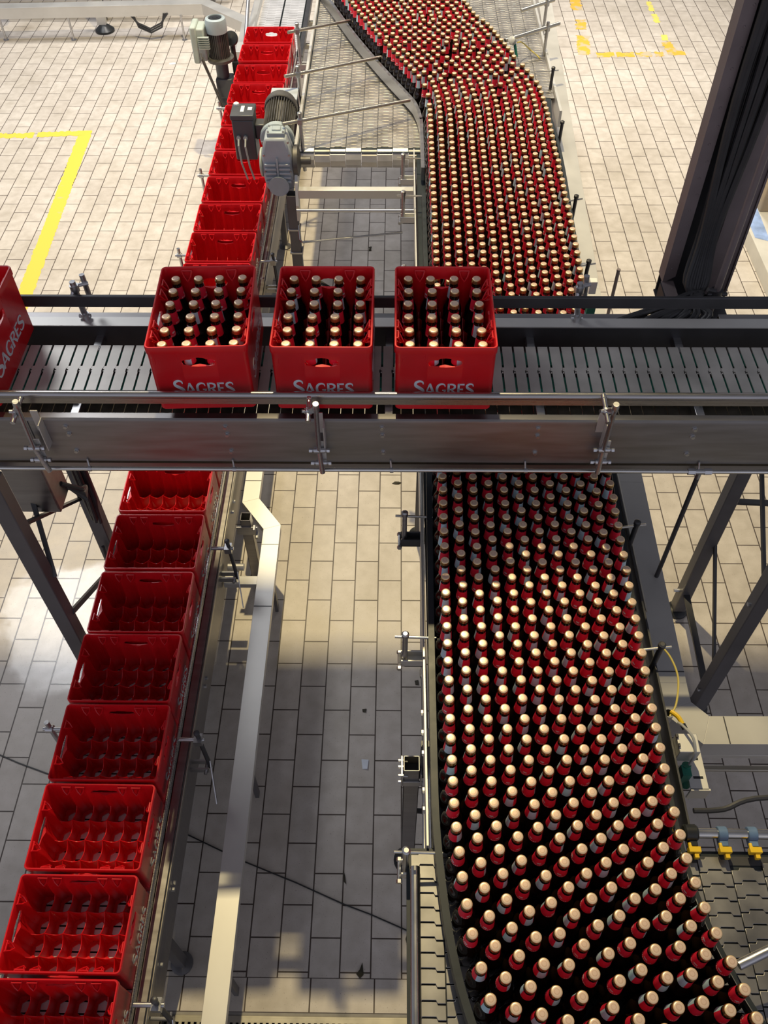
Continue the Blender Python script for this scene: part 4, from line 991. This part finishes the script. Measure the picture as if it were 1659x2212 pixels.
# far left duct
D = duct('cable_duct', 'long low steel duct on thin legs across the top left floor', [(-5.2, 6.22), (-2.0, 6.38), (-1.50, 5.9), (-1.47, 5.0)], .12, .235, .34, covers=())
for x in (-4.12, -3.41, -2.25): MB().cyl((x, 6.30, .0), (x, 6.30, .24), .011, n=8).lathe([(.028, 0), (.028, .006)], (x, 6.30, 0), 12).build('stand', 'steel', D)
f = thing('support_stand', 'black rubber footed stand under the far duct', 'stand', (-3.13, 6.52, 0))
MB().lathe([(.10, 0), (.10, .02), (.05, .06), (.03, .07)], (-3.13, 6.52, 0), 24).build('pad', 'rubber', f); MB().mm((-3.19, 6.50, .07), (-3.10, 6.56, .9)).cyl((-3.13, 6.52, .06), (-3.13, 6.52, .2), .015, n=8).build('post', 'steel_duct', f)
f = thing('hanging_cable', 'loop of black cable hanging below the far duct', 'cable', (-2.55, 6.32, .25))
mb = MB()
for k in range(3): mb.tube([(-2.78 + .02 * k, 6.30, .26), (-2.70, 6.29, .17 - .02 * k), (-2.58, 6.28, .12 - .02 * k), (-2.46, 6.29, .17 - .02 * k), (-2.38 - .02 * k, 6.30, .26)], .009, 7)
mb.build('loop', 'cable', f)
f = thing('distant_machine', 'grey machine frame behind the far duct at the top left edge', 'machine', (-3.4, 6.9, 0))
MB().mm((-5.2, 6.75, .30), (-1.9, 6.85, .42)).build('beam', 'steel_duct', f, bevel=.005); MB().mm((-5.2, 7.2, .18), (-1.9, 7.28, .25)).build('beam', 'leg_paint', f, bevel=.005)
for x in (-4.6, -3.2, -2.0): MB().mm((x - .03, 6.77, 0), (x + .03, 6.83, .3)).build('leg', 'leg_paint', f)
MB().mm((-4.15, 6.4, .45), (-4.0, 6.52, .9)).build('housing', 'inverter', f, bevel=.01)
# frame posts beyond the last crate
f = thing('belt_guard', 'slim steel posts and cross bars beside the far end of the crate belt', 'frame', (-1.4, 4.9, 0))
MB().cyl((-1.395, 4.75, .45), (-1.33, 5.4, 1.05), .017, n=10).build('post', 'steel', f); MB().mm((-1.43, 4.55, .40), (-1.375, 4.75, .62)).build('plate', 'steel_duct', f, bevel=.003); MB().mm((-1.38, 4.8, .56), (-1.32, 6.4, .62)).build('rail', 'steel_duct', f, bevel=.003)
MB().mm((-.90, 4.62, .50), (-.86, 6.4, .56)).build('rail', 'dark_steel', f, bevel=.003); MB().mm((-1.34, 5.12, .40), (-.60, 5.16, .44)).build('rail', 'warm_tube', f, bevel=.003); MB().mm((-1.34, 5.62, .40), (-.60, 5.66, .44)).build('rail', 'warm_tube', f, bevel=.003)

# ------------------------------------------------------------------ trestles
def trestle(label, x, mirror):
    t = thing('support_trestle', label, 'trestle', (x, -.97, 0))
    for y, dx in ((-.69, .02), (-1.25, .0)):
        lg = MB(); w, tk = .062, .006; xx_ = x + dx
        lg.mm((xx_ - w / 2, y - w / 2, .035), (xx_ + w / 2, y + w / 2, 1.67))
        lo = lg.build('leg', 'leg_paint', t, bevel=.004)
        MB().lathe([(.055, 0), (.055, .012), (.045, .022), (.016, .03), (.016, .05)], (xx_, y, 0), 22).build('foot', 'rubber', lo)
        MB().mm((xx_ - .036, y - .036, 1.645), (xx_ + .036, y + .036, 1.668)).build('head_plate', 'dark_steel', lo)
    s = -1 if mirror else 1
    xx_ = x - s * .0
    MB().bar((x + .02, -.66, .19), (x, -1.22, .19), .03, .012).build('brace', 'dark_steel', t)
    MB().bar((x + .045, -.69, .62), (x + .034, -1.24, .20), .012, .022).build('brace', 'dark_steel', t)
    MB().bar((x + .05, -.70, 1.25), (x + .034, -1.23, .92), .012, .022).build('brace', 'dark_steel', t)
    MB().bar((x + .02, -.69, .90), (x + s * .55, -.72, .90), .028, .012).build('brace', 'dark_steel', t)
    q = MB()
    for y, z in ((-.69, .19), (-1.25, .19), (-1.25, .92)): q.cyl((x - .04, y, z), (x + .05, y, z), .009, n=6)
    q.build('bolt', 'steel', t)
    return t
trestle('grey steel trestle under the right half of the bridge with thin braces', 1.43, False)
t = thing('support_trestle', 'grey steel trestle under the bridge left of the empty crates', 'trestle', (-1.42, -.97, 0))
for y in (-.69, -1.25):
    lo = MB().mm((-1.452, y - .032, .035), (-1.388, y + .032, 1.67)).build('leg', 'leg_paint', t, bevel=.004)
    MB().lathe([(.055, 0), (.055, .012), (.045, .022), (.016, .03), (.016, .05)], (-1.42, y, 0), 22).build('foot', 'rubber', lo)
MB().bar((-1.40, -1.24, 1.40), (-1.44, -.72, .93), .024, .012).build('brace', 'dark_steel', t)
MB().bar((-1.52, -.80, 1.66), (-1.385, -1.235, 1.06), .018, .012).build('brace', 'dark_steel', t)
MB().bar((-1.39, -1.23, .80), (-1.42, -.70, .40), .012, .026).build('brace', 'dark_steel', t)
MB().cyl((-1.42, -.74, .60), (-1.42, -.78, .36), .008, n=8).build('bolt', 'dark_steel', t)
jb = thing('junction_box', 'grey steel box hanging under the bridge at the left', 'junction box', (-1.42, -1.0, 1.25))
MB().mm((-1.50, -1.06, 1.25), (-1.345, -.93, 1.665)).build('housing', 'beam', jb, bevel=.004)
MB().mm((-1.495, -1.063, 1.27), (-1.35, -1.060, 1.64)).build('lid', 'beam', jb, bevel=.001)
cb = thing('cable', 'thick bundle of black cables strapped to the left trestle leg', 'cable', (-1.39, -.74, 1.2))
mb = MB(); rc = random.Random(3)
for k in range(11):
    ox, oy = rc.uniform(-.025, .03), rc.uniform(-.03, .02)
    mb.tube([(-1.375 + ox - .06 * (k % 3), -.80 + oy, 1.64), (-1.378 + ox, -.765 + oy, 1.45), (-1.380 + ox, -.755 + oy, 1.2 + .03 * (k % 4)), (-1.385 + ox, -.75 + oy, .98), (-1.39 + ox * .6, -.745 + oy, .80 + .04 * (k % 3))], .011, 8)
for k in range(3): mb.tube([(-1.345, -.98 + .03 * k, 1.33 - .05 * k), (-1.30, -.93, 1.24 - .03 * k), (-1.33, -.84, 1.15), (-1.37, -.775, 1.05)], .010, 8)
mb.build('bundle', 'cable', cb)

# ------------------------------------------------------------------ right-hand column with cables
cc = thing('cable_channel', 'tall dark steel channel carrying black cables down to the bridge at the right', 'cable channel', (1.07, -.45, 1.9))
MB().mm((.962, -.402, 1.82), (1.215, -.396, 5.05)).build('back_web', 'dark_steel', cc)
fl = MB(); fl.prism([(.958, 1.898), (1.001, 1.928), (1.001, 5.05), (.958, 5.05)], (0, -.458, 0), (1, 0, 0), (0, 0, 1), .005).mm((.958, -.458, 1.90), (.963, -.396, 5.05)); fo_ = fl.build('flange', 'column_paint', cc)
MB().mm((1.118, -.452, 1.84), (1.205, -.446, 5.05)).build('front_plate', 'column_paint', cc)
q = MB()
for k in range(34): z = 1.96 + k * .06; q.lathe([(.0045, 0), (.003, .003)], (.980 + .010 * (k % 2), -.463, z), 8, (0, -1, 0))
q.build('rivet', 'column_paint', fo_)
MB().prism([(1.215, -.396), (1.205, -.46), (1.211, -.462), (1.223, -.396)], (0, 0, 1.83), (1, 0, 0), (0, 1, 0), 3.22).build('flange', 'column_paint', cc)
MB().mm((.950, -.70, 1.82), (.955, -.462, 1.90)).mm((.955, -.70, 1.82), (1.20, -.40, 1.826)).build('elbow_tray', 'dark_steel', cc)
MB().mm((.955, -.70, 1.899), (1.0, -.455, 1.904)).build('elbow_lip', 'column_paint', cc)
rc = random.Random(9)
for k in range(16):
    u = k / 15; x0 = 1.010 + .105 * u; x1 = 1.010 + .105 * min(1, max(0, u + rc.uniform(-.04, .04))); dy = .020 + .024 * (k % 2)
    xe = .90 + .17 * rc.random()
    pts = [(x0 + .02, -.44 - dy, 5.0), (x0 + rc.uniform(-.01, .01), -.44 - dy, 4.0), (x1, -.445 - dy, 3.2), (.5 * (x0 + x1) + rc.uniform(-.015, .015), -.44 - dy, 2.6), (x0 * .5 + .5 * 1.05, -.46 - dy, 2.15), (1.01 + .07 * u, -.52 - dy, 1.96), (1.0 + .06 * (1 - u), -.62, 1.925 + .012 * (k % 4)), (.88 + .2 * u if k % 3 else .82, -.71, 1.95), (.80 + .25 * u if k % 3 else .72, -.735, 1.925)]
    c = thing('cable', 'black cable running down the tall channel to the bridge', 'cable', pts[5], 'black cables in the tall channel')
    MB().tube(dense(pts, 5), rc.choice((.008, .0095, .011)), 8).build('sheath', 'cable', c)
r = thing('hanger_rod', 'dark vertical hanger rod with clamp right of the cable channel', 'rod', (1.11, -.60, 1.7))
MB().cyl((1.112, -.60, 1.74), (1.108, -.60, 5.05), .0125, n=14).build('rod', 'column_paint', r)
MB().lathe([(.022, -.02), (.022, .02)], (1.112, -.60, 1.95), 14).cyl((1.08, -.605, 1.955), (1.15, -.605, 1.955), .007, n=8).cyl((1.10, -.615, 1.975), (1.07, -.62, 1.985), .008, n=8).build('clamp', 'dark_steel', r)
r = thing('standing_rod', 'slim brown threaded post standing behind the bridge rail right of the bottles', 'post', (.72, -.3, 1.6))
pt = aty(1336, 585, .30); pb = Vector((pt.x, .30, 1.097))
MB().cyl(pb, pt, .0085, n=12).lathe([(.0095, 0), (.0095, .008)], pt, 12).build('rod', 'column_paint', r)
# overhead cable gantry the channel hangs from
g = thing('overhead_gantry', 'wide overhead steel cable gantry the channel hangs from', 'gantry', (0, .75, 5.05))
MB().mm((-6, .56, 5.05), (6, 1.04, 5.11)).build('tray', 'dark_steel', g); MB().mm((.9, -.48, 5.02), (1.3, .57, 5.06)).build('outrigger', 'dark_steel', g)

# ------------------------------------------------------------------ sensor, nozzles and small things on the right
s = thing('sensor_unit', 'silver sensor box on a slotted bracket at the bottles right edge', 'sensor', (.86, -2.08, 1.3))
MB().mm((.822, -2.095, 1.335), (.885, -2.035, 1.40)).build('housing', 'steel_duct', s, bevel=.002)
q = MB(); q.mm((.818, -2.05, 1.402), (.826, -2.04, 1.408)).mm((.82, -2.08, 1.402), (.826, -2.07, 1.408)); q.build('latch', 'dark_steel', s)
pl = MB(); pl.mm((.87, -2.165, 1.285), (.925, -2.04, 1.289)).mm((.87, -2.169, 1.225), (.930, -2.163, 1.289)); pl.build('bracket_plate', 'steel_duct', s)
MB().mm((.885, -2.072, 1.2892), (.912, -2.064, 1.2898)).build('slot', 'rubber', s); MB().mm((.885, -2.132, 1.2892), (.915, -2.124, 1.2898)).build('slot', 'rubber', s)
MB().cyl((.862, -2.10, 1.32), (.872, -2.135, 1.24), .014, n=12).mm((.845, -2.135, 1.20), (.872, -2.10, 1.32)).build('connector', 'green', s)
MB().tube(dense([(.862, -2.11, 1.345), (.866, -2.10, 1.40), (.862, -2.06, 1.425), (.845, -2.02, 1.415), (.836, -2.00, 1.40)], 5), .0045, 8).build('cable', 'pale_cable', s)
q = thing('cable', 'pale cable with a bright yellow sleeve beside the sensor box', 'cable', (.84, -1.95, 1.3))
MB().tube(dense([(.845, -1.70, 1.36), (.872, -1.75, 1.36), (.885, -1.82, 1.35), (.868, -1.90, 1.33), (.842, -1.94, 1.32)], 6), .0035, 8).build('lead', 'copper', q)
MB().tube(dense([(.826, -1.955, 1.385), (.843, -1.975, 1.39), (.852, -2.0, 1.39)], 5), .0075, 10).build('sleeve', 'yellow', q)
MB().cyl((.852, -2.0, 1.39), (.857, -2.015, 1.388), .009, n=10).build('plug', 'rubber', q)
q = thing('pipe_end', 'open steel pipe end standing on the right-hand duct', 'pipe', (.87, -1.94, 1.2))
e = aty(1445, 1540, -1.93); MB().lathe([(.016, -.12), (.016, 0), (.0125, 0), (.0125, -.11), (.0, -.11)], e, 20, close=False).build('pipe', 'steel', q)
nz = thing('spray_pipe', 'horizontal wet steel spray pipe above the slatted table at the right edge', 'pipe', (1.0, -2.33, 1.35))
MB().cyl((.80, -2.322, 1.36), (1.7, -2.33, 1.36), .0145, n=16).build('pipe', 'tube', nz)
MB().lathe([(.02, -.02), (.024, -.015), (.024, .015), (.02, .02)], (.815, -2.322, 1.36), 14, (1, 0, 0)).build('elbow', 'rubber', nz)
for i, x in enumerate((.818, .905, .990)):
    cl = MB(); cl.lathe([(.021, -.013), (.021, .013)], (x, -2.324, 1.36), 14, (1, 0, 0)).box((x, -2.345, 1.352), (.024, .03, .026)); co = cl.build('clamp', 'blue' if i else 'rubber', nz, bevel=.002)
    MB().mm((x - .017, -2.378, 1.345), (x + .017, -2.362, 1.368)).mm((x - .003, -2.392, 1.345), (x + .010, -2.376, 1.362)).cyl((x - .01, -2.366, 1.36), (x - .01, -2.35, 1.36), .006, n=8).build('nozzle', 'yellow', co, bevel=.0015)
hs = thing('hose', 'dark hose lying along the floor-side edge behind the spray pipe', 'hose', (1.0, -2.2, 1.2))
MB().tube(dense([(.86, -2.235, 1.30), (.95, -2.23, 1.30), (1.05, -2.20, 1.31), (1.3, -2.19, 1.31), (1.6, -2.19, 1.31)], 5), .0085, 8).build('hose', 'dark_steel', hs)
MB().mm((.80, -2.40, 1.26), (1.7, -2.375, 1.322)).build('frame_edge', 'dark_steel', nz)
# proximity sensor by the far right rail
s = thing('sensor_unit', 'small round grey sensor with green plug at the far right rail', 'sensor', (.72, 2.45, 1.45))
p0 = atz(1108, 90, 1.47); MB().lathe([(.024, 0), (.024, .03), (.018, .034)], p0, 16, (-.4, -.6, .6)).build('housing', 'pale_cable', s); MB().cyl(p0 + Vector((.012, -.01, -.01)), p0 + Vector((.03, -.03, -.08)), .009, n=10).build('plug', 'green', s)
MB().tube(dense([p0 + Vector((.03, 0, -.005)), atz(1128, 92, 1.44), atz(1146, 108, 1.36), atz(1165, 125, 1.33), atz(1176, 148, 1.25), atz(1178, 190, 1.2)], 5), .0045, 8).build('cable', 'copper', s)
# sensor behind the bridge rail
s = thing('sensor_unit', 'small white sensor block with green plug behind the bridge rail', 'sensor', (.70, -.2, 1.4))
e = aty(1280, 618, -.15); MB().box(e, (.03, .03, .06)).build('housing', 'white', s, bevel=.002); MB().box(e + Vector((.004, -.03, -.08)), (.035, .03, .07)).build('plug', 'green', s)

# ------------------------------------------------------------------ litter on the floor
def litter(name, label, cat, px, py, pts, mat, sc=1.0):
    c = atz(px, py, 0); t = MB(); n = len(pts)
    top = [(c.x + x * sc, c.y + y * sc, .0025 + .003 * ((i * 7) % 3)) for i, (x, y) in enumerate(pts)]; bot = [(p[0], p[1], .0006) for p in top]
    t.add(top + bot, [tuple(range(n)), tuple(range(2 * n - 1, n - 1, -1))] + [(k, k + n, (k + 1) % n + n, (k + 1) % n) for k in range(n)])
    tag(t.build(name, mat, None, org=(c.x, c.y, 0), smooth=0), label, cat)
LEAF = [(-.028, -.004), (-.01, -.009), (.012, -.008), (.03, .004), (.012, .009), (-.012, .007)]
litter('paper_scrap', 'small pale blue-white paper scrap on the grey tiles', 'paper', 788, 1650, [(-.016, .022), (.018, .018), (.013, -.026), (-.010, -.026)], 'paper')
litter('dry_leaf', 'dark dry leaf on the tiles just below the bridge beam', 'leaf', 857, 1044, [(x, y) for x, y in LEAF], 'leaf')
litter('dry_leaf', 'dark leaf on the tiles beside the table leg behind the bridge', 'leaf', 799, 538, [(-.01, .025), (.012, .028), (.006, 0), (.012, -.025), (-.008, -.028), (-.004, 0)], 'leaf')
litter('dry_leaf', 'slim dark leaf standing up on the joint near the drain', 'leaf', 879, 2026, [(.004, .026), (.009, .005), (0, -.028), (-.006, -.005)], 'leaf')
litter('dry_leaf', 'ragged dark leaf on the joint above the border tiles', 'leaf', 776, 2097, [(.012, .03), (.018, -.015), (.004, -.028), (-.012, -.012), (.002, .004)], 'leaf')
litter('dry_leaf', 'slim dark leaf on a joint halfway along the shaded tiles', 'leaf', 745, 1895, [(-.008, .03), (0, .008), (.006, -.028), (-.003, -.02), (-.006, .005)], 'leaf')
litter('cork_piece', 'reddish brown stub lying near the drain', 'litter', 883, 2090, [(-.006, .022), (.006, .022), (.007, -.02), (-.005, -.02)], 'rust')
litter('paper_scrap', 'small cream scrap on the far left tiles', 'paper', 372, 138, [(-.05, .02), (.04, .03), (.06, -.03), (-.03, -.03)], 'white', .7)
litter('dry_leaf', 'tiny brown leaf on the tiles left of the bottle rail', 'leaf', 900, 1475, [(-.01, .01), (.008, .014), (.01, -.012), (-.006, -.012)], 'leaf')
litter('dry_leaf', 'tiny dark brown leaf on the tiles right of the paper scrap row', 'leaf', 787, 1535, [(-.01, .006), (.010, .008), (.006, -.010), (-.008, -.008)], 'leaf')
# thin dark cord crossing the tiles
cd_ = MB(); pts = [atz(px, py, .004) for px, py in ((388, 1782), (405, 1803), (520, 1858), (640, 1907), (742, 1953), (800, 1975), (925, 2030))]
cd_.tube(pts, .003, 6); tag(cd_.build('cord', 'rubber', None, org=tuple(pts[3])), 'thin dark cord lying diagonally across the shaded tiles', 'cord')
cd_ = MB(); cd_.tube([atz(px, py, .004) for px, py in ((-20, 1622), (40, 1648), (105, 1672))], .003, 6); tag(cd_.build('cord', 'rubber', None, org=tuple(atz(40, 1648, 0))), 'thin dark cord on the tiles left of the near crates', 'cord')

# ------------------------------------------------------------------ roof beams high above
mb = MB()
for y in (-6, -1.5, 3, 7.5): mb.mm((-7, y - .08, 9.4), (7, y + .08, 9.7))
struct(mb.build('ceiling', 'dark_steel', smooth=0))

# ------------------------------------------------------------------ light
def area(name, loc, target, size, power, col, size_y=None, spread=180):
    l = bpy.data.lights.new(name, 'AREA'); l.energy = power; l.color = col; l.size = size; l.spread = math.radians(spread)
    if size_y: l.shape = 'RECTANGLE'; l.size_y = size_y
    o = bpy.data.objects.new(name, l); COL.objects.link(o); o.location = loc
    d = (V3(target) - V3(loc)).normalized(); o.rotation_euler = d.to_track_quat('-Z', 'Y').to_euler(); return o
area('hall_lamp', (-.4, 2.2, 8.0), (-.4, 0, 0), .13, 540, (1.0, .82, .45))
area('skylight', (-5.2, 4.6, 8.0), (-3.2, 3.8, 0), 2.6, 160, (.95, .97, 1.0), 2.0, spread=110)
area('far_lamp', (2.4, 6.2, 9.2), (2.2, 5.6, 0), .8, 125, (1.0, .94, .84), spread=75)
area('far_lamp', (-1.6, 6.6, 9.2), (-1.5, 6.0, 0), .8, 80, (1.0, .95, .88), spread=75)
w = bpy.data.worlds.new('hall_air'); SC.world = w; w.use_nodes = True; nt = w.node_tree; L = nt.links
bg = nt.nodes['Background']
tc = N(nt, 'ShaderNodeTexCoord'); sp = N(nt, 'ShaderNodeSeparateXYZ'); L.new(tc.outputs['Generated'], sp.inputs[0])
rp = ramp(nt, [(0, (.20, .19, .20)), (.5, (.27, .26, .30)), (.62, (.54, .56, .67)), (.75, (.36, .365, .43)), (1, (.24, .24, .275))])
mr = N(nt, 'ShaderNodeMapRange'); mr.inputs[1].default_value = -1; mr.inputs[2].default_value = 1; L.new(sp.outputs['Z'], mr.inputs[0]); L.new(mr.outputs[0], rp.inputs[0])
# added fill: world light raised behind the camera to brighten crate and beam fronts
my = N(nt, 'ShaderNodeMapRange'); my.interpolation_type = 'SMOOTHSTEP'; my.inputs[1].default_value = .2; my.inputs[2].default_value = -.9; my.inputs[3].default_value = .44; my.inputs[4].default_value = 1.1
L.new(sp.outputs['Y'], my.inputs[0]); L.new(my.outputs[0], bg.inputs[1]); L.new(rp.outputs[0], bg.inputs[0])
SC.view_settings.view_transform = 'Standard'; SC.view_settings.look = 'None'; SC.view_settings.gamma = 1; SC.view_settings.exposure = 0.0
SC.view_settings.use_curve_mapping = False
